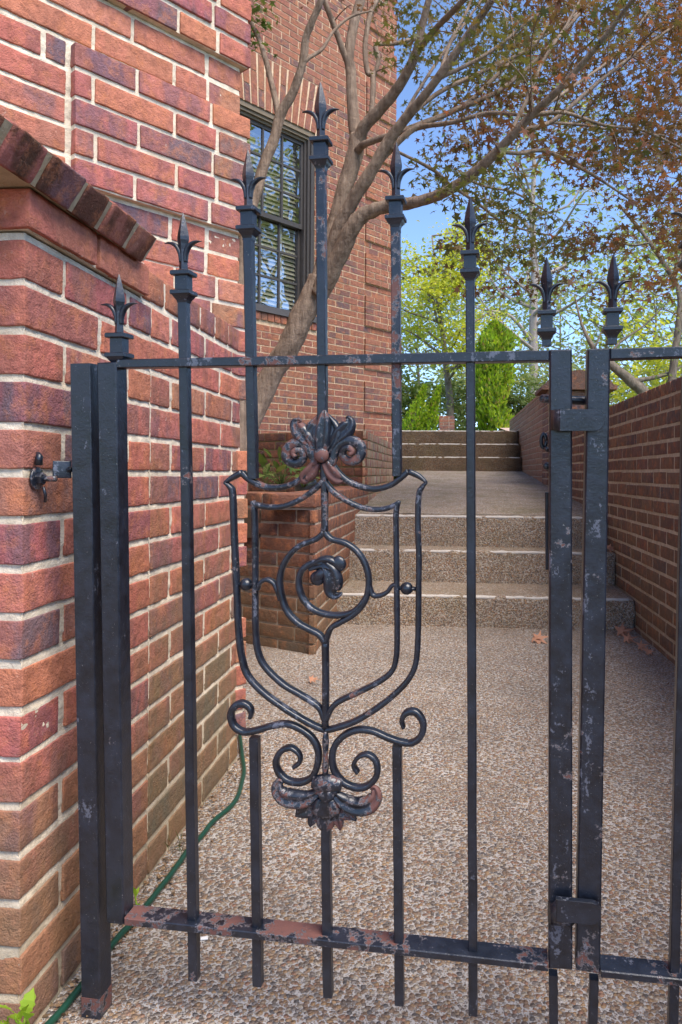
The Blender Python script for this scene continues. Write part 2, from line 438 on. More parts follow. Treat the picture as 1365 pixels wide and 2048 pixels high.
def slab(mb, p0, u, nrm, s0, s1, z0, z1, off, thick):
    u, nrm = V((u[0], u[1], 0)), V((nrm[0], nrm[1], 0))
    mb.box(V((p0[0], p0[1], 0)) + u * s0 + nrm * off + UPZ * z0, u * (s1 - s0), -nrm * thick, UPZ * (z1 - z0))
def lumpy(mb, p0, u, nrm, s0, s1, z0, z1, off, step=.007, amp=.0011):
    """mortar skin: fine displaced sheet, weathered joint surface"""
    u, nrm = V((u[0], u[1], 0)), V((nrm[0], nrm[1], 0))
    a, b = int((s1 - s0) / step) + 1, int((z1 - z0) / (step * .55)) + 1
    vs, fs = [], []
    for i in range(a + 1):
        for j in range(b + 1):
            p = V((p0[0], p0[1], 0)) + u * (s0 + (s1 - s0) * i / a) + UPZ * (z0 + (z1 - z0) * j / b)
            d = amp * (noise.noise(p * 55.) + .7 * noise.noise(p * 130.))
            zr = ((p.z - ZB) / CH + .5) % 1 - .5 + .05 * noise.noise(p * 30.)
            if 0.015 < zr < .3: d -= .0016
            vs.append(p + nrm * (off + d))
    for i in range(a):
        for j in range(b):
            q = i * (b + 1) + j
            fs.append((q, q + b + 1, q + b + 2, q + 1))
    mb.add(vs, fs, True)
#SPLIT
D = V((.606, .796)); NRM = V((.796, -.606))          # run of the house front, and its outward normal
D2 = V((-.894, .447)); N2 = V((-.447, -.894))        # front of the planter
CA = V((-.601, 2.0)); CB = V((-.692, 8.212))
HB = BP / 2
def corner(mb, c, uA, nA, uB, nB, la, lb, n0, n1, off=0., dz=0., det=3, holesA=(), holesB=(), detB=None, **k):
    """two brick faces meeting at a corner, stretchers and headers alternating course by course"""
    e = .112 - off if k.get('depth', .1) > .05 else -off
    wall(mb, c, uA, nA, -off, la, n0, n1, off, holesA, det, HB, par=0, dz=dz, **k)
    wall(mb, c, uA, nA, e, la, n0, n1, off, holesA, det, HB, par=1, dz=dz, **k)
    if lb:
        d_ = detB or det
        wall(mb, c, uB, nB, -off, lb, n0, n1, off, holesB, d_, HB, par=1, dz=dz, **k)
        wall(mb, c, uB, nB, e, lb, n0, n1, off, holesB, d_, HB, par=0, dz=dz, **k)

# ---- brick pier + low link wall on the left of the gate
XL, YP = -.595, .968
pier = empty('brick_pier', (XL - .2, 1.18, 0), 'nearest red brick gate pier with a header coping coloured dark by weathering and shade, beside the left iron post', 'brick pier')
b = MB()
corner(b, (XL, YP), (-1, 0), (0, -1), (0, 1), (1, 0), .40, .425, -13, 5, gj=.0078)
wall(b, (XL, YP), (-1, 0), (0, -1), .096, .41, 5, 6, .012, (), 3, .03)
wall(b, (XL, YP), (0, 1), (1, 0), -.012, .385, 5, 6, .012, (), 3, .19 - HB)
b.build('brickwork', b_near, pier)
m_ = MB()
slab(m_, (XL, YP), (0, 1), (1, 0), .012, .425, -.05, zc(6), -.014, .37)
slab(m_, (XL, YP), (0, 1), (1, 0), .0, .38, zc(5) + .006, zc(6) + .002, .004, .40)
lumpy(m_, (XL, YP), (0, 1), (1, 0), .0025, .425, -.05, zc(5) + .003, -.0030)
lumpy(m_, (XL, YP), (-1, 0), (0, -1), .0025, .40, -.05, zc(5) + .003, -.0030)
m_.build('mortar_joints', mo_near, pier)
# sloping cap: bricks laid on a tilt, draining to the path, their outer ends looking down
tc = R(31)
ZT, NT = V((math.sin(tc), 0, math.cos(tc))), V((math.cos(tc), 0, -math.sin(tc)))
b = MB()
cuts = [.76, .855, .944, 1.041, 1.119, 1.218, 1.306]
for y0, y1 in zip(cuts[:-1], cuts[1:]):
    c = V((-.570 + random.uniform(-.003, .003), (y0 + y1) / 2, 1.193)) + ZT * .0265 - NT * .1
    b.rbox(c, V((0, 1, 0)), -NT, ZT, (y1 - y0) / 2 - .0075, .1, .0265, .0035, 9, 4, 6, .0018, y0 * 50)
b.build('coping', b_cope, pier)
m_ = MB()
m_.box(V((-.570, .765, 1.193)) + ZT * .002 - NT * .004, V((0, .537, 0)), -NT * .185, ZT * .049)
m_.box(V((-.579, .80, zc(6) - .004)), V((0, .50, 0)), V((-.36, 0, 0)), V((0, 0, .016)))
m_.box(V((-.68, .80, zc(6))), V((0, .50, 0)), V((-.26, 0, 0)), V((0, 0, .05)))
m_.build('coping_mortar', mo_cope, pier)

link = empty('garden_wall', (XL - .1, 1.7, 0), 'low red brick wall joining the gate pier to the house corner, green-brown stained at its foot', 'garden wall')
b = MB()
wall(b, (XL, YP), (0, 1), (1, 0), .431, 1.03, -13, 5, 0., (), 3, HB, gj=.0085)
b.build('brickwork', b_link, link)
b = MB()
header_course(b, (XL, YP), (0, 1), (1, 0), .387, 1.03, zc(5) + .005, zc(6), .112, .001, 3, .2, .011, .0014, .005)
b.build('capping', b_taupe, link)
m_ = MB()
slab(m_, (XL, YP), (0, 1), (1, 0), .387, 1.04, zc(5), zc(6) - .006, -.006, .185)
slab(m_, (XL, YP), (0, 1), (1, 0), .431, 1.04, -.05, zc(5) + .002, -.014, .185)
lumpy(m_, (XL, YP), (0, 1), (1, 0), .426, 1.035, -.05, zc(6) - .008, -.0030)
m_.build('mortar_joints', mo_near, link)

# ---- house
house = empty('brick_house', (-2.5, 3.2, 0), 'red brick house with projecting corner quoins and a dark sash window in its far wing', 'house')
QUO = [-11 + 7 * k for k in range(15)]
hq = [(-1, .487, zc(q), zc(q + 5)) for q in QUO]
hqs = [(-1, .26, zc(q), zc(q + 5)) for q in QUO]
b = MB()
corner(b, CA, -D, NRM, -NRM, D, 1.15, .8, -13, 25, 0., 0., 3, hq, hqs, 1)
corner(b, CA, -D, NRM, -NRM, D, 2.6, .8, 25, 86, 0., 0., 1, hq, hqs, 1)
wall(b, CA, -D, NRM, 1.152, 2.6, -13, 25, 0., (), 1, HB)
b.build('front_brickwork', b_house, house)
for q in QUO:
    b = MB()
    corner(b, CA, -D, NRM, -NRM, D, .475, .25, q, q + 5, .02, 0., 3 if q < 24 else 1)
    slab(b, CA, -D, NRM, -.012, .472, zc(q) + .004, zc(q + 5) - .006, .014, .12)
    o = b.build('quoin', b_house, house)
    o.data.materials.append(mo_house)
    o.data.polygons[-1].material_index = 0
    for p_ in o.data.polygons[-6:]: p_.material_index = 1
m_ = MB()
slab(m_, CA, -D, NRM, .012, 3.6, -.1, 6.55, -.014, 3.4)
lumpy(m_, CA, -D, NRM, .003, 1.2, .9, 2.35, -.0029)
slab(m_, CA, -D, NRM, 1.2, 2.6, -.1, 6.5, -.004, .1)
slab(m_, CA, -D, NRM, .003, 1.3, 2.35, 6.5, -.004, .1)
slab(m_, CA, -D, NRM, .003, 1.3, -.1, .9, -.004, .1)
slab(m_, CA, -NRM, D, .003, .8, -.1, 6.5, -.004, .1)
m_.build('front_mortar', mo_house, house)
# far wing
W0, W1, WZ0, WZ1, WL = 1.18, 2.38, 2.33, 4.24, 4.74
hb = [(W0, W1, WZ0, WZ1), (W0 - .10, W1 + .10, WZ1, WL), (W0 - .04, W1 + .04, WZ0 - .09, WZ0)]
hbq = [(-1, .462, zc(q), zc(q + 5)) for q in QUO]
b = MB()
wall(b, CB, -D, NRM, 0., 5.4, -4, 86, 0., hb + hbq, 1, .03)
wall(b, CB, -NRM, D, .112, 2., -4, 86, 0., (), 1, HB)
b.build('wing_brickwork', b_far, house)
for q in QUO[2:]:
    b = MB()
    corner(b, CB, -D, NRM, -NRM, D, .455, .25, q, q + 5, .022, 0., 1)
    slab(b, CB, -D, NRM, -.012, .450, zc(q) + .003, zc(q + 5) - .004, .017, .12)
    o = b.build('quoin', b_far, house)
    o.data.materials.append(mo_far)
    for p_ in o.data.polygons[-6:]: p_.material_index = 1
m_ = MB()
for (a, c, z0, z1) in ((.004, W0, -.1, 6.55), (W1, 5.4, -.1, 6.55), (W0, W1, -.1, WZ0 - .012), (W0, W1, WZ1 + .004, 6.55)):
    slab(m_, CB, -D, NRM, a, c, z0, z1, -.004, .3)
slab(m_, CB, -NRM, D, .31, 4., -.1, 6.55, -.004, .3)
slab(m_, CB, -D, NRM, .31, 5.4, 6.3, 6.54, -.31, 3.6)  # unseen flat slab closing the wing top, added to cast shade
m_.build('wing_mortar', mo_far, house)
b = MB()                                               # two-high splayed soldier arch
ns = 17
for i in range(ns):
    s = W0 - .085 + (W1 - W0 + .17) * (i + .5) / ns
    lean = (s - (W0 + W1) / 2) * .16
    spl = .17 if i % 2 else .32
    for (z0, z1) in ((WZ1 + .006, WZ1 + spl - .005), (WZ1 + spl + .005, WL - .006)):
        p_ = V((CB.x, CB.y, 0)) + V((-D.x, -D.y, 0)) * (s + lean * ((z0 - WZ1) / .5) - .0325) + V((NRM.x, NRM.y, 0)) * .002 + UPZ * z0
        b.box(p_, V((-D.x, -D.y, 0)) * .065, V((-NRM.x, -NRM.y, 0)) * .1, UPZ * (z1 - z0) + V((-D.x, -D.y, 0)) * lean * (z1 - z0) / .5)
b.build('lintel', b_far, house)
b = MB()
header_course(b, CB, -D, NRM, W0 - .03, W1 + .03, WZ0 - .085, WZ0 - .012, .077, .014, 0, .12)
b.build('brick_sill', b_taupe, house)
# window
U3, O3 = V((-D.x, -D.y, 0)), V((NRM.x, NRM.y, 0))
def WB(s, z, o): return V((CB.x, CB.y, 0)) + U3 * s + O3 * o + UPZ * z
def wbox(mb, s0, s1, z0, z1, o0, o1): mb.box(WB(s0, z0, o0), U3 * (s1 - s0), O3 * (o1 - o0), UPZ * (z1 - z0))
b = MB()
for (o0, o1, w) in ((-.10, -.012, .045), (-.10, -.03, .075), (-.13, -.055, .10)):
    i0 = w - .03 if w > .05 else 0.
    wbox(b, W0 + i0, W0 + w, WZ0 + .05, WZ1 - w, o0, o1); wbox(b, W1 - w, W1 - i0, WZ0 + .05, WZ1 - w, o0, o1)
wbox(b, W0 + .01, W1 - .01, WZ0 + .049, WZ0 + .052, -.125, -.11)
win = b.build('window', frame_dark, house)
b = MB()
wbox(b, W0, W1, WZ1 - .045, WZ1, -.10, -.012); wbox(b, W0 + .045, W1 - .045, WZ1 - .075, WZ1 - .045, -.10, -.03); wbox(b, W0 + .075, W1 - .075, WZ1 - .10, WZ1 - .075, -.13, -.055)
b.build('head_moulding', frame_tan, win)
b = MB()
wbox(b, W0 - .02, W1 + .02, WZ0 - .01, WZ0 + .05, -.13, .03)
b.build('sill', sill_grey, win)
GX0, GX1 = W0 + .125, W1 - .125
def sash(z0, z1, o):
    b = MB()
    wbox(b, W0 + .10, GX0, z0, z1, o - .03, o); wbox(b, GX1, W1 - .10, z0, z1, o - .03, o)
    wbox(b, GX0, GX1, z0, z0 + .045, o - .03, o); wbox(b, GX0, GX1, z1 - .035, z1, o - .03, o)
    for k in (1, 2, 3): s = GX0 + (GX1 - GX0) * k / 4; wbox(b, s - .0095, s + .0095, z0 + .045, z1 - .035, o - .026, o - .002)
    for k in (1, 2):
        z = z0 + .045 + (z1 - z0 - .08) * k / 3
        for j in range(4):
            a = GX0 + (GX1 - GX0) * j / 4; wbox(b, a + .008, a + (GX1 - GX0) / 4 - .008, z - .0095, z + .0095, o - .025, o - .003)
    b.build('sash', frame_dark, win)
    g = MB()
    g.add([WB(GX0 - .004, z0 + .04, o - .015), WB(GX1 + .004, z0 + .04, o - .015), WB(GX1 + .004, z1 - .03, o - .015), WB(GX0 - .004, z1 - .03, o - .015)], [(3, 2, 1, 0)])
    g.build('pane', glass, win)
sash(3.26, WZ1 - .10, -.075)
sash(WZ0 + .05, 3.30, -.112)
b = MB()
z = WZ0 + .07
while z < WZ1 - .14:
    b.box(WB(GX0 + .0, z, -.175), U3 * (GX1 - GX0), O3 * .022 - UPZ * .034, UPZ * .003)
    z += .043
for s in (GX0 + .18, GX1 - .2): wbox(b, s, s + .03, WZ0 + .06, WZ1 - .12, -.150, -.147)
wbox(b, GX0 + .66, GX0 + .78, WZ0 + .06, WZ1 - .12, -.150, -.144)
b.build('blind', blind_m, win)
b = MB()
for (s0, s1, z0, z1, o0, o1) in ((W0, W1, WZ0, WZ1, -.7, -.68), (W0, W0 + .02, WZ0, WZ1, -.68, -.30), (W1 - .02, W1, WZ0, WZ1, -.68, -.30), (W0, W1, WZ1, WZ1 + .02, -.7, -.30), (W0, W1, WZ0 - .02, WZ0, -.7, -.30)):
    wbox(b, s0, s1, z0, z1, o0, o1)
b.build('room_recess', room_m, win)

# ---- planter beside the lower steps
PC = V((-.605, 3.172))
plant = empty('brick_planter', (-1.0, 4.0, 0), 'raised brick planter left of the lower steps, dark front and paler side, holding the maple', 'planter')
b = MB()
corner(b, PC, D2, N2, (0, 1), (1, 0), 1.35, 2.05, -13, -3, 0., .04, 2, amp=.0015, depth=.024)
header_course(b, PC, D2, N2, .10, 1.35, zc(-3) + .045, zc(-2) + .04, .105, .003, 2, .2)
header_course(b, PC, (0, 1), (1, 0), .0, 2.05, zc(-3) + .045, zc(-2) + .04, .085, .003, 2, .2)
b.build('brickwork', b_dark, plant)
m_ = MB()
def prism(mb, poly, z0, z1):
    mb.rings([[V((x, y, z)) for x, y in poly] for z in (z0, z1)], False)
def planter_prism(mb, c, l, y1, z0, z1, ins, back):
    a = V((c.x, c.y)) + D2 * .012 + V((-ins, 0)) - N2 * ins
    e = V((c.x, c.y)) + D2 * l - N2 * ins
    prism(mb, [(c.x - ins, c.y + ins * 2.4), (c.x - ins, y1), (c.x - back, y1), (e.x, e.y + .35), (e.x, e.y)], z0, z1)
planter_prism(m_, PC, 1.35, 5.2, -.05, .642, .004, .8)
slab(m_, PC, D2, N2, .12, 1.35, .64, .70, -.004, .18)
slab(m_, PC, (0, 1), (1, 0), .02, 2.05, .64, .70, -.004, .18)
m_.build('mortar_joints', mo_dark, plant)
b = MB()
b.aabox((-2.6, 3.32, .5), (-.72, 5.25, .63))
b.build('soil_bed', soil_m, plant)

sw = empty('stair_wall', (-.8, 6.3, .6), 'brick cheek wall above the planter with a lime-streaked yellowish path side', 'garden wall')
SC = V((-.625, 5.215))
b = MB()
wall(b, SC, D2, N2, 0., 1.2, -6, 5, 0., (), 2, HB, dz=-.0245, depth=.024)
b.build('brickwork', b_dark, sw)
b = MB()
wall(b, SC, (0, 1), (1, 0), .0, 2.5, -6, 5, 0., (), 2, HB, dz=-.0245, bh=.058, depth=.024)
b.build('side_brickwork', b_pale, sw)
m_ = MB()
planter_prism(m_, SC, 1.2, 7.7, .3, 1.112, .004, .25)
m_.build('mortar_joints', mortar_mat('mortar_mossy', (.25, .20, .10), .4), sw)

# ---- right boundary wall and the taller wall beyond it
XR = .95
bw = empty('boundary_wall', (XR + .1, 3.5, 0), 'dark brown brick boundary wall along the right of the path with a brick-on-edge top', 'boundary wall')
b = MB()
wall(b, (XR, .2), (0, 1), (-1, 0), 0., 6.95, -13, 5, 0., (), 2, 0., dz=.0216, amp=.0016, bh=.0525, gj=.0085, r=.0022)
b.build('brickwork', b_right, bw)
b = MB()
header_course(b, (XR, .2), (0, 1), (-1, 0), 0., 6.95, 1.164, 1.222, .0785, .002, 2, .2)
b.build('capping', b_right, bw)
m_ = MB()
slab(m_, (XR, .2), (0, 1), (-1, 0), 0., 6.95, -.1, 1.212, -.003, .19)
m_.build('mortar_joints', mo_dark, bw)

tw = empty('tall_boundary_wall', (1.2, 9.5, .8), 'taller brick wall beside the upper steps, ending in a pier with a gabled cap', 'boundary wall')
b = MB()
wall(b, (XR, 7.62), (0, 1), (-1, 0), 0., 4.6, -3, 12, 0., (), 2, .02, dz=.04)
header_course(b, (XR, 7.62), (0, 1), (-1, 0), 0., 4.6, zc(12) + .045, zc(12) + .085, .0785, .002, 0, .25)
b.build('brickwork', b_tan, tw)
m_ = MB()
slab(m_, (XR, 7.62), (0, 1), (-1, 0), 0., 4.6, -.1, zc(12) + .07, -.006, .24)
slab(m_, (XR - .02, 7.16), (0, 1), (-1, 0), .01, .45, -.1, 1.62, -.006, .57)
m_.build('mortar_joints', mo_dark, tw)
b = MB()
corner(b, (XR - .02, 7.16), (1, 0), (0, -1), (0, 1), (-1, 0), .58, .46, -13, 12, 0., .02, 2)
b.build('pier', b_right, tw)
b = MB()
prof = [(-.07, 1.625), (-.07, 1.66), (-.03, 1.675), (0., 1.72), (.12, 1.785), (.29, 1.815), (.46, 1.785), (.58, 1.72), (.61, 1.675), (.65, 1.66), (.65, 1.625)]
b.rings([[V((XR - .02 + x, y, z)) for x, z in prof] for y in (7.09, 7.69)], False)
b.build('pier_cap', b_right, tw)

# ---- ground, path, steps
def hgt(x, y):
    if y > 10.85: return 1.40 + max(0, y - 16) * .012
    if -.64 < x < 1.06: return -.04
    if x >= 1.06: return .75 + max(0., min(1., (y - 2) / 9)) * .6
    return -.04 if y < 3.2 else .2
xs = [-300, -60, -20, -8, -4, -2, -1, -.66, -.6, 1.03, 1.09, 2, 4, 8, 20, 60, 300]
ys = [-200, -40, -8, -2, 0, 2, 3.1, 3.3, 5, 7, 9, 10.8, 10.9, 13, 16, 22, 32, 50, 90, 400]
vs = [V((x, y, hgt(x, y) if not (x < -.62 and 3.2 < y < 8.5) else -.04)) for y in ys for x in xs]
fs = [(j * len(xs) + i, j * len(xs) + i + 1, (j + 1) * len(xs) + i + 1, (j + 1) * len(xs) + i) for j in range(len(ys) - 1) for i in range(len(xs) - 1)]
b = MB(); b.add(vs, fs)
tag(b.build('ground', lawn_m), kind='structure')
def sheet(name, x0, x1, y0, y1, z0, z1, mat, step=.05, amp=.003):
    a, c = max(1, int((x1 - x0) / step)), max(1, int((y1 - y0) / step))
    vs = []
    for j in range(c + 1):
        for i in range(a + 1):
            p = V((x0 + (x1 - x0) * i / a, y0 + (y1 - y0) * j / c, z0 + (z1 - z0) * j / c))
            vs.append(p + UPZ * amp * (noise.noise(p * 3.) + .5 * noise.noise(p * 9.)))
    fs = [(j * (a + 1) + i, j * (a + 1) + i + 1, (j + 1) * (a + 1) + i + 1, (j + 1) * (a + 1) + i) for j in range(c) for i in range(a)]
    b = MB(); b.add(vs, fs, True)
    return tag(b.build(name, mat), kind='structure')
sheet('path', -3.2, 3.0, -4., 3.95, 0, 0, g_path)
sheet('landing', -.64, .952, 4.62, 10.0, .548, .838, g_land)
st = [(3.82, 4.40, .166), (4.272, 4.62, .354), (4.505, 4.80, .546)]
def flight(root, data, x0, x1, mat, r, nose):
    zb = None
    for (y0, y1, z) in data:
        zb = z - .2
        b = MB()
        b.rbox(V(((x0 + x1) / 2, (y0 + y1) / 2, z - .13)), V((1, 0, 0)), V((0, 1, 0)), UPZ, (x1 - x0) / 2, (y1 - y0) / 2, .13, r, 70, 8, 8, .0045, y0, 14.)
        s_ = b.build('step', mat, root)
        if nose:
            b = MB()
            pts = [V((x0 + .03 + (x1 - x0 - .06) * i / 90, y0 + .010, z - .010)) + noise.noise_vector(V((i * .37, y0 * 9, 0))) * .0028 for i in range(91)]
            b.tube(pts, [.0105 + .0035 * noise.noise(V((i * .5, y0, 3))) for i in range(91)], 8)
            b.build('nosing', nose, s_)
lower = empty('lower_steps', (.15, 4.2, 0), 'nearer flight of three exposed-aggregate steps with pale worn edges', 'steps')
flight(lower, st, -.632, .948, g_step, .014, g_nose)
upper = empty('upper_steps', (.1, 10.3, .83), 'farther flight of three dark aggregate steps below the green shrubs', 'steps')
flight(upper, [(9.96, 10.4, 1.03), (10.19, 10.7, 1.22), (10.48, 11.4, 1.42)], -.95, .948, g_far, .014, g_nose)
sheet('driveway', .97, 2.6, 12.25, 18., 1.50, 2.0, pink_m, .4)
#SPLIT2
# ------------------------------------------------------------------ wrought-iron gate
KG = 1 / (1.08 * (8190 - 285))
def pg(px, py): return EYE + ray(px, py) / (KG * (px + 8000 - .268 * (py - 945)))
GA, GB_, GC = pg(190, 945), pg(1120, 945), pg(650, 1990)
GU = (GB_ - GA).normalized()
GV = GA - GC; GV = (GV - GU * GV.dot(GU)).normalized()
GN = GU.cross(GV)
def g(px, py, n=0.):
    """traced point -> position in the plane of the gate, n in front of its centre plane"""
    d = ray(px, py); p = EYE + d * ((GA + GN * n - EYE).dot(GN) / d.dot(GN)) - GA
    return p.dot(GU), p.dot(GV)
UM = g(1157, 945)[0]
MIR = [False]
def G(u, v, n):
    if MIR[0]: u = 2 * UM - u + .0105 * (v - .05) 
    return GA + GU * u + GV * v + GN * n
def px_m(px, py):
    a, c = g(px, py), g(px + 1, py); return math.hypot(a[0] - c[0], a[1] - c[1])
def fixn(mb):                                           # a mirrored leaf keeps its faces outward
    if MIR[0]: mb.f = [f[::-1] for f in mb.f]
    return mb
def quadbar(mb, tl, tr, br, bl, n0, n1, bev=.0012):
    c = [g(*q, n1) for q in (tl, tr, br, bl)]
    cx, cy = sum(q[0] for q in c) / 4, sum(q[1] for q in c) / 4
    def ring(n, ins): return [G(q[0] - math.copysign(ins, q[0] - cx), q[1] - math.copysign(ins, q[1] - cy), n) for q in (c[3], c[2], c[1], c[0])]
    mb.rings([ring(n0, bev), ring(n0 + bev, 0), ring(n1 - bev, 0), ring(n1, bev)], False)
SEC_BAR = [(math.copysign(abs(math.cos(a)) ** .62, math.cos(a)), math.copysign(abs(math.sin(a)) ** .62, math.sin(a))) for a in [2 * math.pi * k / 12 for k in range(12)]]
SEC_RND = [(math.cos(2 * math.pi * k / 12), math.sin(2 * math.pi * k / 12)) for k in range(12)]
SEC_PET = [(1, -.25), (.95, .25), (.7, .85), (.42, 1), (.16, .55), (-.16, .55), (-.42, 1), (-.7, .85), (-.95, .25), (-1, -.25), (-.5, -.6), (.5, -.6)]
def sweep(mb, P, w, th=.012, n0=0., sec=SEC_BAR, sub=6, wob=.06):
    """P traced points, w widths (in traced pixels), th thickness and n0 offset in metres (single or per point)"""
    k = len(P)
    li = lambda x: list(x) if isinstance(x, (list, tuple)) else [x] * k
    W, T, NN = li(w), li(th), li(n0)
    Q = []
    for p, a, t, n in zip(P, W, T, NN):
        u, v = g(p[0], p[1], n); Q.append((u, v, n, a * px_m(*p), t))
    Q = catmull(Q, sub) if k > 2 or sub > 1 else Q
    rs = []
    sd = P[0][0] * .37
    for i, q in enumerate(Q):
        a, c = Q[max(i - 1, 0)], Q[min(i + 1, len(Q) - 1)]
        t = V((c[0] - a[0], c[1] - a[1], c[2] - a[2]))
        t = t.normalized() if t.length > 1e-9 else V((0, 1, 0))
        s_ = t.cross(V((0, 0, 1))); s_ = s_.normalized() if s_.length > 1e-6 else V((1, 0, 0))
        o_ = s_.cross(t)
        f = 1 + wob * noise.noise(V((i * .45, sd, 0)))
        ring = []
        for (x, y) in sec:
            p = V(q[:3]) + s_ * (x * q[3] / 2 * f) + o_ * (y * q[4] / 2 * f)
            ring.append(G(*p))
        rs.append(ring[::-1])
    mb.rings(rs)
def ball(mb, px, py, r, n=0., flat=1.):
    u, v = g(px, py, n); s = px_m(px, py) * r
    rs = []
    for i in range(1, 10):
        a = math.pi * i / 10
        rs.append([G(u + s * math.sin(a) * math.cos(2 * math.pi * k / 14), v + s * math.sin(a) * math.sin(2 * math.pi * k / 14), n - s * flat * math.cos(a)) for k in range(14)])
    mb.rings(rs)
def finial(root, tx, ty, bx, by, mat):
    """fleur spear with collar; tip at (tx,ty), foot at (bx,by)"""
    s = px_m(tx, ty + 80)
    u0, v0 = g(tx, ty); u1, v1 = g(bx, by)
    L = (v0 - v1) / s
    def P(x, y, n): f = min(1.15, y / L); return G(u0 + (u1 - u0) * f + x * s, v0 - y * s, n * s)
    b = MB()
    dia = [P_ for P_ in ((1, 0), (.5, .5), (0, 1), (-.5, .5), (-1, 0), (-.5, -.5), (0, -1), (.5, -.5))]
    rs = []
    for y, h in ((0, .6), (4, 2.2), (12, 4.6), (24, 7.6), (36, 10.2), (45, 11.8), (51, 11.9), (58, 10.2), (68, 8.4), (80, 8.), (94, 8.2), (104, 8.8), (112, 9.5)):
        rs.append([P(x * h, y, n * h) for x, n in dia])
    b.rings(rs, False)
    for sg in (1, -1):
        path = catmull([(4, 92, 8, 12), (5, 79, 8.5, 14), (7.5, 70, 9.2, 15), (12, 62.5, 8.6, 15), (19.5, 57, 7.2, 13), (28, 54.6, 4.6, 10), (37, 55, .8, 4)], 4)
        rs = []
        for i, (x, y, t, d) in enumerate(path):
            a, c = path[max(0, i - 1)], path[min(len(path) - 1, i + 1)]
            tx_, ty_ = c[0] - a[0], c[1] - a[1]; l = math.hypot(tx_, ty_) or 1
            nx_, ny_ = ty_ / l, -tx_ / l
            rs.append([P(sg * (x + nx_ * t / 2 * p_), y + ny_ * t / 2 * p_, d / 2 * q_) for p_, q_ in ((1, 0), (.55, .8), (-.3, 1), (-1, .35), (-1, -.35), (-.3, -1), (.55, -.8))][::sg])
        b.rings(rs, True)
    def blk(y0, y1, h, bv=1.6):
        q = ((-1, -1), (1, -1), (1, 1), (-1, 1))
        b.rings([[P(a * hh, y, c * hh) for a, c in q] for y, hh in ((y0, h - bv), (y0 + bv, h), (y1 - bv, h), (y1, h - bv))], False)
    blk(109, 118, 18.5); blk(117, 146, 12, .5); blk(145, 154, 19)
    q = ((-1, -1), (1, -1), (1, 1), (-1, 1))
    b.rings([[P(a * hh, y, c * hh) for a, c in q] for y, hh in ((153, 17), (158, 14), (163, 10.5), (168, 9), (min(L, 178) + 2, 9.2))], False)
    return fixn(b).build('finial', mat, root)
def bar(root, x0, y0, x1, y1, mat, w=17.5, d=.0135):
    b = MB(); h = w / 2
    c0, c1 = g(x0, y0), g(x1, y1); s0, s1 = px_m(x0, y0) * h, px_m(x1, y1) * h
    rs = []; N_ = 26
    for i in range(N_ + 1):
        t = i / N_; u, v = c1[0] + (c0[0] - c1[0]) * t, c1[1] + (c0[1] - c1[1]) * t
        hw = s1 + (s0 - s1) * t; e = .0011
        u += .0006 * noise.noise(V((t * 9, x0, 0))); 
        rs.append([G(u + a, v, n) for a, n in ((-hw + e, -d / 2), (hw - e, -d / 2), (hw, -d / 2 + e), (hw, d / 2 - e), (hw - e, d / 2), (-hw + e, d / 2), (-hw, d / 2 - e), (-hw, -d / 2 + e))])
    b.rings(rs, False)
    fixn(b).build('bar', mat, root)

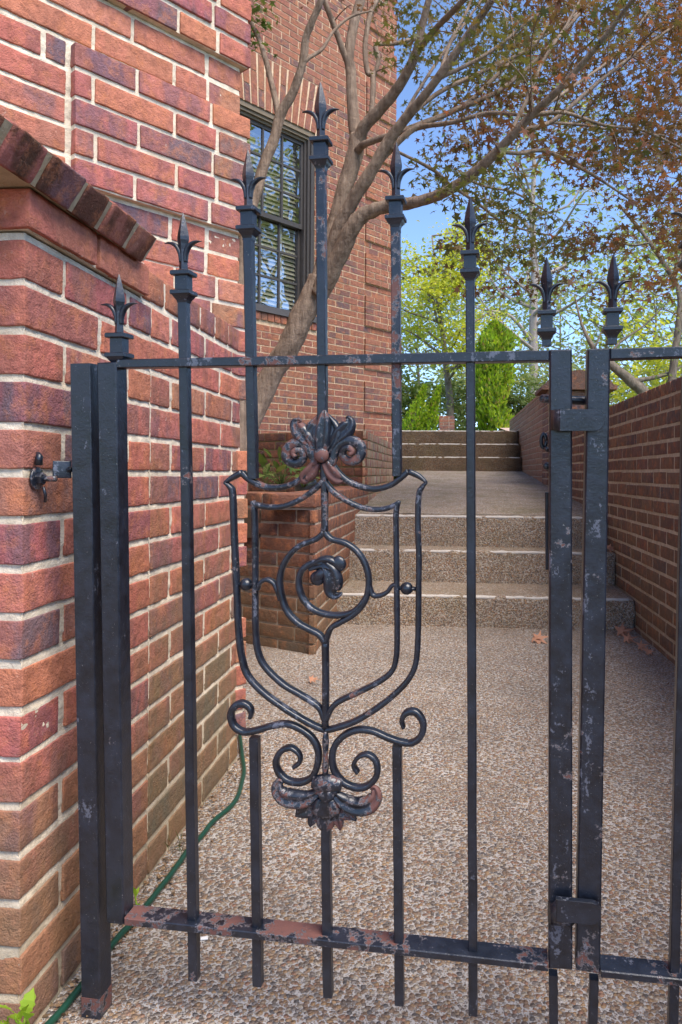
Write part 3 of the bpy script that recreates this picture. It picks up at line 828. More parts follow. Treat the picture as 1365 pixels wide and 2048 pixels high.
def leaf_gate(root, full):
    for q in (((193, 725), (232, 723), (247, 1851), (212, 1848)), ((1100, 699), (1145, 698), (1146, 1942), (1098, 1939))):
        b = MB(); quadbar(b, *q, -.016, .014, .002); fixn(b).build('stile', iron if q[0][0] < 500 else iron_w, root)
    b = MB(); quadbar(b, (232.3, 718.5), (1099.7, 700), (1099.7, 721), (232.3, 735.5), -.013, .0125); fixn(b).build('top_rail', iron_w, root)
    b = MB(); quadbar(b, (248, 1837), (1097, 1931), (1097, 1945), (248, 1852), -.0165, .016); fixn(b).build('bottom_rail', iron_l, root)
    q6 = 9 if MIR[0] else 0
    for tx, ty, bx, by in ((238, 548, 239, 722), (366, 425, 368, 600), (496, 299, 498, 480), (641, 163, 643, 345), (793, 283, 792, 462), (941 + q6, 393, 941 + q6, 575), (1094, 514, 1094, 699)):
        finial(root, tx, ty, bx, by, iron if tx != 641 else iron_b)
    bar(root, 368, 598, 389, 1957, iron_b); bar(root, 498, 478, 507, 957, iron_b); bar(root, 643, 343, 646, 850, iron_r)
    bar(root, 792, 460, 795, 952, iron_r); bar(root, 941 + q6, 573, 947 + q6, 2026, iron_b)
    bar(root, 510, 1474, 517, 1968, iron_b); bar(root, 652.5, 1640, 657, 1990, iron_b); bar(root, 795, 1492, 800, 2006, iron_b)
    bar(root, 1107, 1945.5, 1108, 2062, iron_b)
    # shield, outer band
    b = MB()
    L1 = [(451, 965), (466, 955), (485, 945), (498, 958), (521, 970), (546, 975.5), (579, 970.5), (608, 954), (627, 932)]
    R1 = [(854, 965), (838, 952), (817, 943), (801, 957), (782, 970), (753, 978), (724, 974), (698, 963), (679, 947), (664, 926)]
    sweep(b, L1[:3], [5, 11, 12], .013, 0., SEC_BAR, 3); sweep(b, L1[2:], 12, .013)
    sweep(b, R1[:3], [5, 11, 12], .013, 0., SEC_BAR, 3); sweep(b, R1[2:], 12, .013)
    sweep(b, [(451, 965), (461, 974), (466, 990), (469, 1070), (472, 1135), (475, 1199), (478, 1264), (485, 1318), (497, 1352), (527, 1385), (569, 1416), (608, 1440), (633, 1453), (652, 1460)], [5, 10] + [11.5] * 12, .013)
    sweep(b, [(854, 965), (845, 974), (838, 992), (836.5, 1054), (838.5, 1110), (838, 1167), (837, 1264), (833, 1322), (822, 1352), (801, 1378), (762, 1411), (714, 1441), (672, 1456), (652, 1460)], [5, 10] + [11.5] * 12, .013)
    fixn(b).build('shield_outline', iron_w, root)
    b = MB()
    sweep(b, [(504, 1005), (514, 1009.5), (537, 1014), (569, 1012), (601, 999), (627, 981), (648, 962)], [8, 11, 11, 11, 11, 11.5, 12], .013)
    sweep(b, [(799, 1003), (782, 1014), (756, 1019), (724, 1015), (695, 1002), (668, 984), (651, 964)], [7, 11, 11, 11, 11, 11.5, 12], .013)
    sweep(b, [(505, 1002), (509, 1020), (511, 1102), (511, 1199), (512.5, 1275), (520, 1314), (537, 1341), (569, 1370), (601, 1389), (627, 1405), (641, 1418), (650, 1440)], [9] + [11] * 11, .013)
    sweep(b, [(798, 1002), (793, 1024), (793, 1070), (794, 1167), (795, 1264), (793, 1316), (783, 1344), (756, 1365), (714, 1386), (682, 1401), (665, 1415), (653, 1440)], [9] + [11] * 11, .013)
    sweep(b, [(651, 1278), (652, 1340), (652, 1400), (651, 1458)], [14, 13, 13, 12], .013, 0., SEC_BAR, 3)
    sweep(b, [(649, 925), (649.5, 955), (650, 1010), (650, 1072)], [15, 15, 12.5, 14], .013, 0., SEC_BAR, 3)
    fixn(b).build('shield_inlay', iron_w, root)
    b = MB()
    sweep(b, [(649, 1064), (633, 1078), (601, 1091), (579, 1111), (565, 1136), (560, 1164), (565, 1196), (576, 1224), (597, 1246), (620, 1259), (639, 1269), (651, 1285)], 11.5, .014)
    sweep(b, [(650, 1064), (663, 1078), (691, 1086), (714, 1102), (731, 1128), (738, 1157), (736, 1186), (725, 1211), (705, 1231), (679, 1246), (662, 1257), (652, 1284)], [11.5, 11.5, 11.5, 11.5, 11.5, 12, 12.5, 12.5, 12, 11.5, 11.5, 11.5], .014)
    sweep(b, [(731, 1192), (724, 1206), (711, 1220), (690, 1229), (662, 1230), (633, 1222), (611, 1204), (600, 1180), (599, 1155), (608, 1137), (626, 1126), (647, 1127)], [7, 10, 11, 11.5, 11.5, 11.5, 11.5, 11.5, 11.5, 12, 14, 17], [.010] + [.014] * 11)
    sweep(b, [(516, 1180), (521, 1166), (534, 1159), (548, 1166), (556, 1182), (561, 1200)], [7, 8, 9, 9, 9, 7], .012)
    sweep(b, [(735, 1150), (741, 1176), (747, 1190), (760, 1191), (775, 1184), (784, 1172), (794, 1166)], [8, 9, 9.5, 9.5, 9, 8, 7], .012)
    fixn(b).build('spiral_scroll', iron_w, root)
    b = MB()                                            # leaf at the heart of the spiral
    sweep(b, [(618, 1138), (640, 1127), (658, 1127), (672, 1133)], [11, 24, 32, 24], [.010, .014, .015, .012], .002, SEC_PET)
    sweep(b, [(650, 1128), (662, 1145), (666, 1165), (664, 1182), (672, 1191), (685, 1186)], [20, 37, 40, 32, 17, 5], [.012, .016, .016, .013, .009, .004], .003, SEC_PET)
    sweep(b, [(655, 1140), (640, 1150), (631, 1160)], [18, 22, 16], [.012, .015, .010], .003, SEC_RND)
    ball(b, 677, 1128, 16, .003, .5); ball(b, 635, 1157, 14.5, .003, .5); ball(b, 658, 1136, 20, .001, .4)
    fixn(b).build('spiral_leaf', iron_v, root)
    b = MB(); ball(b, 493, 1169, 12.5); sweep(b, [(474, 1169), (513, 1169)], 8, .008, 0., SEC_RND, 2); fixn(b).build('ball', iron, root)
    b = MB(); ball(b, 814, 1177, 13); sweep(b, [(795, 1176), (836, 1178)], 8, .008, 0., SEC_RND, 2); fixn(b).build('ball', iron, root)
    # flower at the head of the shield
    b = MB()
    for P_, w_, t_, n_ in (
        ([(644, 905), (646, 880), (648, 855), (649, 832), (650, 820)], [24, 34, 32, 20, 6], [.014, .018, .016, .012, .006], .006),
        ([(636, 905), (627, 882), (624, 862), (634, 842), (641, 826)], [18, 30, 31, 20, 5], [.012, .015, .014, .010, .004], .002),
        ([(655, 905), (668, 880), (670, 862), (661, 842), (655, 828)], [18, 30, 31, 20, 5], [.012, .015, .014, .010, .004], .002),
        ([(632, 893), (613, 877), (599, 861), (592, 847), (598, 841), (603, 844)], [20, 34, 36, 24, 11, 4], [.012, .016, .015, .011, .008, .004], .002),
        ([(662, 890), (680, 870), (694, 856), (700, 845), (697, 836), (692, 836)], [20, 34, 35, 24, 11, 4], [.012, .016, .015, .011, .008, .004], .002),
        ([(634, 925), (622, 944), (610, 957), (620, 960)], [20, 28, 26, 8], [.012, .014, .010, .005], .003),
        ([(652, 925), (663, 944), (677, 957), (690, 958)], [20, 28, 26, 8], [.012, .014, .010, .005], .003)):
        sweep(b, P_, w_, t_, n_, SEC_PET)
    sweep(b, [(632, 930), (624, 906), (607, 889), (588, 888), (575, 900), (575, 916), (587, 926), (601, 924), (608, 912), (602, 901), (592, 901), (588, 908), (593, 914)], [16, 19, 21, 21, 20, 20, 19, 17, 15, 13, 12, 11, 8], .013, [.002] * 9 + [.004, .006, .007, .008], SEC_BAR)
    sweep(b, [(664, 930), (672, 900), (686, 885), (706, 882), (721, 891), (722, 909), (711, 921), (696, 921), (686, 910), (690, 898), (700, 896), (705, 904), (700, 910)], [16, 19, 21, 21, 20, 20, 19, 17, 15, 13, 12, 11, 8], .013, [.002] * 9 + [.004, .006, .007, .008], SEC_BAR)
    ball(b, 643, 910, 15, .010, .6); ball(b, 645, 893, 34, -.001, .17)
    fixn(b).build('flower_ornament', iron_rr, root)
    # base scrolls
    w1 = [7, 10, 13, 14, 13.5, 13, 12.5, 12, 12, 12, 12, 12.5, 13, 13, 13, 12.5, 12.5, 12.5, 12, 12.5, 11.5, 10, 8]
    LS = [(190, 328), (196, 288), (172, 252), (125, 240), (84, 268), (70, 320), (92, 380), (150, 415), (230, 405), (330, 376), (420, 366), (510, 402), (580, 462), (613, 540), (607, 620), (572, 695), (500, 728), (420, 715), (365, 662), (350, 595), (382, 535), (440, 513), (492, 550)]
    RS = [(1142, 390), (1131, 340), (1160, 296), (1215, 292), (1258, 345), (1262, 405), (1235, 458), (1185, 484), (1125, 478), (1040, 450), (950, 411), (860, 402), (780, 432), (720, 492), (698, 570), (714, 660), (772, 732), (860, 762), (930, 742), (976, 680), (970, 600), (920, 555), (862, 570)]
    z2 = lambda q: (440 + q[0] / 3.102, 1330 + q[1] / 3.102)
    b = MB(); sweep(b, [z2(q) for q in LS + [(498, 600), (460, 632)]], w1 + [9, 8], .013); fixn(b).build('base_scroll', iron, root)
    b = MB(); sweep(b, [z2(q) for q in RS + [(832, 620), (858, 668)]], w1 + [9, 8], .013); fixn(b).build('base_scroll', iron, root)
    b = MB()                                            # spear and leaf cluster under the scrolls
    sweep(b, [z2(q) for q in ((657, 412), (657, 470), (656, 560), (656, 640), (656, 700))], [7, 13, 9, 13, 8], [.008, .014, .010, .014, .010], .004, SEC_RND)
    for P_, w_, t_, n_ in (
        ([(655, 900), (655, 950), (655, 1000), (655, 1040)], [30, 40, 34, 10], [.010, .014, .012, .005], .003),
        ([(655, 830), (657, 880), (658, 925), (658, 950)], [40, 58, 54, 20], [.012, .016, .013, .005], .007),
        ([(658, 780), (660, 815), (660, 850)], [26, 33, 16], [.012, .014, .006], .011),
        ([(600, 850), (560, 890), (505, 915), (470, 938)], [20, 34, 27, 3], [.010, .013, .010, .004], .001),
        ([(615, 880), (592, 930), (570, 970), (562, 1006)], [15, 22, 18, 3], [.010, .012, .010, .003], .001),
        ([(715, 860), (760, 905), (810, 930), (848, 966)], [20, 34, 27, 3], [.010, .013, .010, .004], .001),
        ([(700, 890), (725, 945), (742, 985), (748, 1026)], [15, 22, 18, 3], [.010, .012, .010, .003], .001),
        ([(610, 790), (545, 830), (470, 835), (395, 815), (360, 765), (372, 722), (392, 738)], [18, 32, 38, 37, 27, 14, 5], [.012, .016, .018, .018, .014, .008, .004], .005),
        ([(715, 800), (775, 850), (850, 880), (925, 868), (968, 815), (960, 765), (938, 775)], [18, 32, 38, 37, 27, 14, 5], [.012, .016, .018, .018, .014, .008, .004], .005)):
        sweep(b, [z2(q) for q in P_], w_, t_, n_, SEC_PET)
    sweep(b, [z2(q) for q in ((575, 725), (625, 735), (690, 738), (755, 745))], [22, 36, 36, 22], [.014, .022, .022, .014], .006, SEC_RND)
    sweep(b, [z2(q) for q in ((590, 770), (650, 775), (735, 782))], [18, 28, 18], [.014, .020, .014], .005, SEC_RND)
    fixn(b).build('leaf_cluster', iron_r if full else iron_w, root)

gate = empty('iron_gate', G(g(650, 1990)[0], -.76, 0), 'black wrought-iron gate leaf with shield scrollwork seen whole, rusty flower ornament and stop tabs', 'gate', 'two leaves of the iron gate')
leaf_gate(gate, True)
for (yt, yb, xl, xr, yc) in ((818, 862, 1119, 1211, 0), (1800, 1844, 1113, 1204, 7)):
    b = MB()
    n1 = .030
    cy = (yt + yb) / 2; hr = (yb - yt) / 2
    out = [(xl, yt), (xr - hr, yt + yc)] + [(xr - hr + hr * math.cos(a), cy + yc - hr * math.sin(a)) for a in [math.pi / 2 - math.pi * k / 12 for k in range(1, 12)]] + [(xr - hr, yb + yc), (xl, yb)]
    pr = [g(x, y, n1) for x, y in out]
    mu, mv = sum(p[0] for p in pr) / len(pr), sum(p[1] for p in pr) / len(pr)
    ring = lambda n, f: [G(mu + (u - mu) * f, mv + (v - mv) * f, n) for u, v in pr][::-1]
    b.rings([ring(.0215, .99), ring(.0225, 1.), ring(.0285, 1.), ring(.0300, .97)], False)
    root_pts = [g(xl - 17, yt + 2, .014), g(xl + 2, yt, .03), g(xl + 2, yb, .03), g(xl - 17, yb - 2, .014)]
    b.rings([[G(*root_pts[0], .0145), G(root_pts[0][0] + .035, root_pts[0][1], .0145), G(root_pts[3][0] + .035, root_pts[3][1], .0145), G(*root_pts[3], .0145)][::-1],
             [G(root_pts[0][0] + .004, root_pts[0][1], .022), G(root_pts[0][0] + .03, root_pts[0][1], .022), G(root_pts[3][0] + .03, root_pts[3][1], .022), G(root_pts[3][0] + .004, root_pts[3][1], .022)][::-1],
             [G(root_pts[1][0] - .001, root_pts[1][1], .0285), G(root_pts[1][0] + .012, root_pts[1][1], .0285), G(root_pts[2][0] + .012, root_pts[2][1], .0285), G(root_pts[2][0] - .001, root_pts[2][1], .0285)][::-1]], True)
    b.build('stop_tab', iron_w, gate)
b = MB()                                                # latch hardware on the back of the meeting stile
def gp(px, py, n): return G(*g(px, py, n), n)
b.tube([gp(1085, 797, -.03), gp(1105, 798, -.03), gp(1160, 801, -.03), gp(1178, 801, -.03)], .0058, 10)
ball(b, 1087, 797, 9, -.03, .7)
b.build('latch_bolt', iron_r, gate)
b = MB()
b.tube([gp(1088 + 5 * math.cos(a), 882 + 14 * math.sin(a), -.028) for a in [2 * math.pi * k / 16 for k in range(17)]], .0026, 8)
b.tube([gp(1090, 894, -.028), gp(1097, 900, -.02)], .003, 8)
ball(b, 1094, 932, 8, -.022, .8)
quadbar(b, (1091, 985), (1098, 985), (1098, 1140), (1092, 1140), -.03, -.018)
b.build('latch_plate', iron, gate)

gate2 = empty('iron_gate', G(2 * UM - g(650, 1990)[0], -.76, 0), 'second iron gate leaf cut by the right frame edge, meeting stile chipped to grey', 'gate', 'two leaves of the iron gate')
MIR[0] = True
leaf_gate(gate2, False)
MIR[0] = False

# ---- gate post fixed to the brick pier
post = empty('gate_post', (-.535, 1.06, 0), 'black square iron post standing between the brick pier and the gate, rusty foot', 'gate post')
b = MB()
c = [g(141, 727, .012), g(178, 726, .012), g(198, 2014, .012), g(164, 2010, .012)]
dz_ = (G(c[3][0], c[3][1], .012).z) / GV.z
rs = []
for i in range(31):
    t = i / 30
    a, e = V(c[3]) .lerp(V(c[0]), t), V(c[2]).lerp(V(c[1]), t)
    a.y -= dz_ * (1 - t); e.y = a.y
    rs.append([G(a.x, a.y, -.020), G(e.x, a.y, -.020), G(e.x + .0012, a.y, -.0188), G(e.x + .0012, a.y, .0108), G(e.x, a.y, .012), G(a.x, a.y, .012), G(a.x - .0012, a.y, .0108), G(a.x - .0012, a.y, -.0188)])
b.rings(rs, False)
b.build('post', iron, post)
b = MB(); b.rings([[p + (p - sum(r__, V((0, 0, 0))) / 8) * .035 for p in r__] for r__ in rs[:2]], False)
b.build('post_foot', iron_f, post)
b = MB()
bt = atX(72, 957, XL + .001)
p1 = gp(143, 939, -.004)
av = (p1 - bt); av.z = 0; L_ = av.length; av.normalize()
p0 = V((XL + .022, bt.y + .006, p1.z))
av = (p1 - p0).normalized(); nv = av.cross(UPZ).normalized()
b.rbox((p0 + p1) / 2 + nv * .002, av, UPZ, nv, (p1 - p0).length / 2, .0125, .0025, .0012, 8, 2, 1, .0006, 3.)
for k in (.86, .93):
    q = p0.lerp(p1, k) + nv * .006
    b.tube([q - nv * .004, q + nv * .003], .004, 8)
b.build('bracket_arm', iron_w, post)
b = MB()
def disc(mb, c, ax, r, t, n=20, sq=None):
    A = ax.orthogonal().normalized(); B = ax.cross(A)
    mb.rings([[c + ax * h + (A * math.cos(2 * math.pi * k / n) + B * math.sin(2 * math.pi * k / n)) * rr for k in range(n)] for h, rr in ((0, r), (t * .7, r), (t, r * .92))], n > 8)
X1 = V((1, 0, 0))
disc(b, bt, X1, .0165, .0035)
disc(b, bt + X1 * .0035, X1, .0095, .008, 6)
b.tube([bt, bt + X1 * .03], .0042, 8)
b.build('wall_bolt', iron_rr, post)
b = MB()
b.tube([bt + V((.006, -.004, .02)), bt + V((.008, -.006, .032)), bt + V((.004, -.002, .036))], [.006, .005, .003], 8)
b.build('wall_peg', iron, post)
b = MB()
b.tube([bt + V((.010, .002, -.012)), bt + V((.012, .004, -.024)), bt + V((.008, .010, -.033)), bt + V((.006, .016, -.031))], .0022, 8)
b.build('hook', iron, post)
for y0, y1 in ((1010, 1046), (1560, 1600), (760, 790)):
    b = MB(); quadbar(b, (181, y0), (192, y0), (194 if y0 < 1500 else 202, y1), (182 if y0 < 1500 else 192, y1), -.016, -.004); b.build('hinge', iron, post)
#SPLIT3

# ------------------------------------------------------------------ hose and small growth
ho = [(480, 1470), (485, 1510), (487, 1550), (471, 1600), (431, 1640), (405, 1670), (376, 1702), (346, 1745), (310, 1790), (270, 1840), (220, 1897), (160, 1978), (95, 2052), (30, 2125), (-60, 2200)]
b = MB()
hp = catmull([atZ(x, y, .007) for x, y in ho], 8)
b.tube([V(p) + noise.noise_vector(V((i * .21, 0, 0))) * .0025 * V((1, 1, .3)) for i, p in enumerate(hp)], .0056, 12)
tag(b.build('garden_hose', hose_m), 'thin dark green hose snaking along the foot of the left brick wall', 'garden hose')

def leaf_pts(size, kind):
    if kind == 'maple':
        P_ = [(0, 0)]
        for a, l in ((-118, .42), (-100, .62), (-74, .30), (-52, .92), (-26, .34), (0, 1.05), (26, .34), (52, .92), (74, .30), (100, .62), (118, .42)):
            r = R(a); P_.append((math.sin(r) * l * .8, math.cos(r) * l * .8 + .12))
        return [(x * size, y * size, -.22 * size * (x * x + (y - .2) ** 2)) for x, y in P_]
    if kind == 'oval':
        P_ = [(0, 0), (.16, .22), (.24, .5), (.17, .8), (0, 1.05), (-.17, .8), (-.24, .5), (-.16, .22)]
        return [(x * size, y * size, .25 * abs(x) * size - .3 * size * y * y) for x, y in P_]
    if kind == 'tooth':
        P_ = [(0, 0), (.2, .12), (.17, .2), (.32, .32), (.27, .4), (.36, .56), (.26, .64), (.27, .8), (.12, .9), (0, 1.04), (-.12, .9), (-.27, .8), (-.26, .64), (-.36, .56), (-.27, .4), (-.32, .32), (-.17, .2), (-.2, .12)]
        return [(x * size, y * size, .3 * abs(x) * size - .25 * size * y * y) for x, y in P_]
    P_ = [(0, 0), (.3, .5), (0, 1.05), (-.3, .5)]
    return [(x * size, y * size, (-.15 if y > .9 else 0) * size) for x, y in P_]
LCACHE = {}
def add_leaf(mb, pos, dirv, nrm, size, kind='quad'):
    d = dirv.normalized(); s_ = d.cross(nrm)
    if s_.length < 1e-4: s_ = d.orthogonal()
    s_.normalize(); n_ = s_.cross(d)
    base = LCACHE.get(kind) or LCACHE.setdefault(kind, leaf_pts(1., kind))
    mb.add([pos + (s_ * x + d * y + n_ * z) * size for x, y, z in base], [tuple(range(len(base)))])
def rv(s=1.): return V((random.gauss(0, s), random.gauss(0, s), random.gauss(0, s)))

def sprig(root_pos, label, cat, name, n, h, size, kind, mat, group=None, lean=V((0, 0, 1)), spread=.5):
    r_ = empty(name, root_pos, label, cat, group)
    b, st_ = MB(), MB()
    for i in range(n):
        d = (lean + rv(spread) * V((1, 1, .4))).normalized(); hh = h * random.uniform(.45, 1.)
        tip = root_pos + d * hh
        st_.tube([root_pos + rv(.004) * V((1, 1, 0)), root_pos + d * hh * .5 + rv(.004), tip], [.0018, .0014, .001], 5)
        add_leaf(b, tip, (d + rv(.45) + V((0, 0, -.1))), UPZ + rv(.4), size * random.uniform(.7, 1.15), kind)
    b.build('leaves', mat, r_); st_.build('stem', mat, r_)
    return r_
sprig(atY(52, 2062, .90), 'bright green toothed-leaf seedling at the lower left corner of the photo', 'seedling', 'seedling', 9, .035, .026, 'tooth', lf_fresh, None, V((.1, -.5, .8)), .4)
sprig(atY(-2, 2062, .92), 'bright green seedling cut by the left edge of the photo', 'seedling', 'seedling', 5, .03, .026, 'tooth', lf_fresh, None, V((.1, -.5, .8)), .4)
sprig(atZ(272, 1822, .0), 'small round-leaved green weed at the foot of the left gate stile', 'weed', 'weed', 4, .03, .020, 'oval', lf_fresh, None, V((.2, -.2, 1)), .5)
r_ = empty('grass_tuft', atZ(345, 1712, 0), 'few thin grass blades between the left wall and the hose', 'grass tuft')
b = MB()
for i in range(16):
    p = atZ(random.uniform(328, 366), random.uniform(1690, 1716), 0)
    add_leaf(b, p, V((random.uniform(-.2, .5), random.uniform(-.5, .3), random.uniform(.4, 1.2))), rv(1.), random.uniform(.02, .05), 'blade')
bl = MB()
for i in range(0, len(b.v), 4):
    a, c_, d_, e = [V(x) for x in b.v[i:i + 4]]
    m0 = (c_ + e) / 2; bl.add([a + (c_ - m0) * .06, m0 + (c_ - m0) * .08, d_, m0 + (e - m0) * .08], [(0, 1, 2, 3)])
bl.build('blades', lf_green, r_)
for (x, y, s_, lab) in ((1078, 1281, .05, 'dry curled leaf on the path left of the meeting stiles'), (1247, 1266, .062, 'large dry leaf at the foot of the right boundary wall'), (1262, 1280, .045, 'dry leaf overlapping the large one by the right wall'), (1283, 1296, .035, 'small dry leaf farther along the right wall foot'), (1303, 1306, .03, 'small dry leaf nearest the camera along the right wall'), (625, 1363, .022, 'tiny brown leaf on the path seen through the shield'), (1222, 1098, .045, 'orange-brown leaf lying on the lower steps at the right wall')):
    b = MB()
    z = .012 if y > 1200 else .37
    p = atZ(x, y, z)
    for k in range(2): add_leaf(b, p + V((0, 0, .004)) + rv(.006) * V((1, 1, .3)) + V((-.4 * s_, 0, .002 * k)), V((1, .25 - .8 * k, .25)), V((random.uniform(-.4, .4), -.75, 1)), s_ * 1.6 * (1 - .3 * k), 'maple')
    tag(b.build('dry_leaf', lf_dry), lab, 'leaf', 'dry leaves on the paving')
b = MB(); b.rbox(atZ(409, 1876, .003), V((1, .3, 0)).normalized(), V((-.3, 1, 0)).normalized(), UPZ, .006, .004, .0015, .001, 3, 2, 1, .0015, 2.)
tag(b.build('paper_scrap', chip_m), 'tiny white scrap lying on the path under the bottom rail', 'scrap')

b = MB(); random.seed(31)
for i in range(900):
    t = random.random()
    if t < .5: x, y = XL + abs(random.gauss(0, .03)) + .002, random.uniform(.7, 2.1)
    elif t < .8: x, y = XR - abs(random.gauss(0, .05)) - .002, random.uniform(1.2, 3.8)
    else: x, y = random.uniform(-.6, .9), 3.80 - abs(random.gauss(0, .05))
    add_leaf(b, V((x, y, .003 + random.random() * .004)), V((random.gauss(0, 1), random.gauss(0, 1), random.gauss(0, .25))), UPZ + rv(.5), random.uniform(.004, .013))
tag(b.build('leaf_litter', lf_litter), 'fine dry leaf litter gathered along the foot of the walls and lowest step', 'litter', kind='stuff')
# planter plants
for (x, y, Y, lab, n, h, s_) in ((562, 972, 3.62, 'low leafy green plant in the planter left of the flower ornament', 26, .16, .075), (606, 974, 3.75, 'dark leafy plant in the planter below the flower ornament', 14, .10, .06), (527, 978, 3.8, 'low green plant in the planter near the wall corner', 12, .10, .06)):
    sprig(atY(x, y, Y), lab, 'plant', 'planter_plant', n, h, s_, 'oval', lf_green, 'leafy plants in the planter', V((0, 0, .8)), .55)
pp = atY(612, 962, 4.1); pp.z = .63
pot = empty('flower_pot', pp, 'small round black pot half hidden behind the flower ornament', 'pot')
b = MB(); n_ = 20
b.rings([[pp + V((math.cos(2 * math.pi * k / n_) * r_, math.sin(2 * math.pi * k / n_) * r_, z)) for k in range(n_)] for z, r_ in ((0, .045), (.04, .058), (.10, .066), (.135, .06), (.142, .05), (.12, .045))])
b.build('body', pot_m, pot)

# ------------------------------------------------------------------ the maple in the planter
LIMBS = [
 [(466, 985, 4.55, 52), (480, 905, 4.58, 50), (512, 812, 4.6, 47), (548, 748, 4.6, 46), (585, 682, 4.6, 47), (615, 618, 4.6, 50), (640, 560, 4.6, 46)],
 [(628, 600, 4.62, 34), (648, 525, 4.66, 33), (670, 440, 4.7, 34), (690, 370, 4.72, 34), (708, 312, 4.74, 34), (718, 270, 4.75, 32)],
 [(718, 280, 4.75, 28), (709, 242, 4.76, 24), (702, 145, 4.8, 21), (698, 109, 4.8, 20), (712, 36, 4.84, 19), (722, -10, 4.86, 18), (730, -120, 4.9, 14), (722, -260, 4.95, 9)],
 [(698, 125, 4.8, 15), (688, 104, 4.78, 13), (670, 53, 4.74, 12), (649, -2, 4.7, 11), (620, -90, 4.6, 8)],
 [(716, 285, 4.74, 26), (730, 254, 4.7, 25), (760, 222, 4.64, 23), (797, 176, 4.55, 21), (832, 108, 4.45, 18), (844, 53, 4.4, 15), (858, 0, 4.35, 13), (880, -90, 4.3, 9)],
 [(838, 98, 4.44, 14), (872, 58, 4.3, 12), (927, 0, 4.1, 11), (990, -70, 3.9, 7)],
 [(735, 255, 4.74, 12), (743, 225, 4.8, 11), (746, 155, 4.86, 11), (735, 143, 4.88, 11), (731, 92, 4.9, 10), (742, 24, 4.95, 10), (756, -4, 5., 9), (790, -70, 5.1, 6)],
 [(745, 155, 4.86, 9), (757, 122, 4.9, 9), (752, 92, 4.92, 10), (763, 87, 4.95, 9), (800, 84, 5.05, 8), (850, 66, 5.2, 5)],
 [(640, 575, 4.56, 30), (657, 528, 4.5, 28), (675, 458, 4.45, 28), (698, 412, 4.42, 27), (741, 345, 4.35, 25), (778, 280, 4.3, 23), (830, 215, 4.2, 19), (879, 154, 4.1, 17), (937, 69, 4., 15), (985, 0, 3.9, 13), (1040, -80, 3.8, 9)],
 [(640, 590, 4.55, 36), (660, 552, 4.5, 36), (683, 495, 4.44, 36), (705, 452, 4.4, 34), (725, 430, 4.38, 30), (745, 420, 4.36, 28), (775, 412, 4.32, 25), (815, 409, 4.26, 23), (858, 398, 4.2, 22), (895, 381, 4.12, 21), (935, 357, 4.05, 21), (969, 329, 3.98, 20), (1012, 283, 3.9, 18), (1065, 229, 3.8, 16), (1118, 180, 3.7, 14), (1171, 118, 3.6, 12), (1224, 54, 3.5, 10), (1270, -6, 3.4, 8)],
 [(1010, 288, 3.9, 10), (1040, 262, 3.95, 10), (1102, 244, 4., 9), (1171, 187, 4.05, 8), (1224, 143, 4.1, 7), (1320, 72, 4.2, 5), (1400, 20, 4.3, 4)],
 [(1000, 303, 3.9, 8), (1040, 306, 4., 8), (1091, 302, 4.1, 8), (1171, 340, 4.25, 7), (1213, 366, 4.3, 5), (1262, 400, 4.4, 4)],
 [(1100, 245, 4., 6), (1170, 250, 4.1, 6), (1240, 262, 4.2, 4), (1330, 270, 4.3, 3)],
 [(712, 305, 4.72, 18), (724, 290, 4.66, 15), (745, 281, 4.6, 13), (794, 266, 4.5, 12), (850, 252, 4.4, 10), (905, 244, 4.3, 9), (980, 226, 4.2, 8), (1065, 231, 4.1, 6), (1130, 222, 4., 4)],
 [(796, 262, 4.5, 9), (850, 243, 4.55, 9), (927, 212, 4.6, 9), (1012, 133, 4.75, 8), (1065, 86, 4.85, 7), (1171, 16, 5., 6), (1230, -40, 5.1, 4)],
 [(783, 281, 4.4, 7), (815, 218, 4.5, 7), (868, 133, 4.6, 6), (905, 80, 4.7, 6), (937, 36, 4.8, 5), (985, -30, 4.9, 4)],
 [(880, 155, 4.1, 9), (935, 130, 4.1, 8), (1000, 90, 4.1, 7), (1060, 40, 4.1, 6), (1120, 0, 4.1, 5)],
 [(770, 288, 4.3, 7), (806, 308, 4.4, 6), (868, 340, 4.6, 7), (905, 372, 4.7, 6), (959, 409, 4.8, 6), (1001, 441, 4.9, 5), (1046, 458, 5., 4), (1100, 470, 5.1, 3)],
 [(478, 985, 4.3, 27), (480, 860, 4.3, 25), (481, 700, 4.3, 23), (482, 540, 4.3, 23), (496, 440, 4.3, 23), (520, 352, 4.32, 22), (548, 282, 4.34, 21), (561, 228, 4.34, 21), (586, 181, 4.32, 18), (605, 126, 4.3, 16), (613, 76, 4.28, 15), (625, 44, 4.26, 14), (644, 0, 4.24, 13), (670, -70, 4.2, 9)],
 [(558, 235, 4.34, 15), (545, 170, 4.36, 12), (533, 121, 4.38, 11), (518, 77, 4.4, 10), (506, 53, 4.4, 9), (492, 26, 4.4, 8), (470, -30, 4.4, 6)],
 [(600, 135, 4.3, 8), (617, 116, 4.3, 8), (645, 97, 4.35, 7), (666, 64, 4.4, 6), (700, 34, 4.45, 5), (745, 20, 4.5, 3)],
]
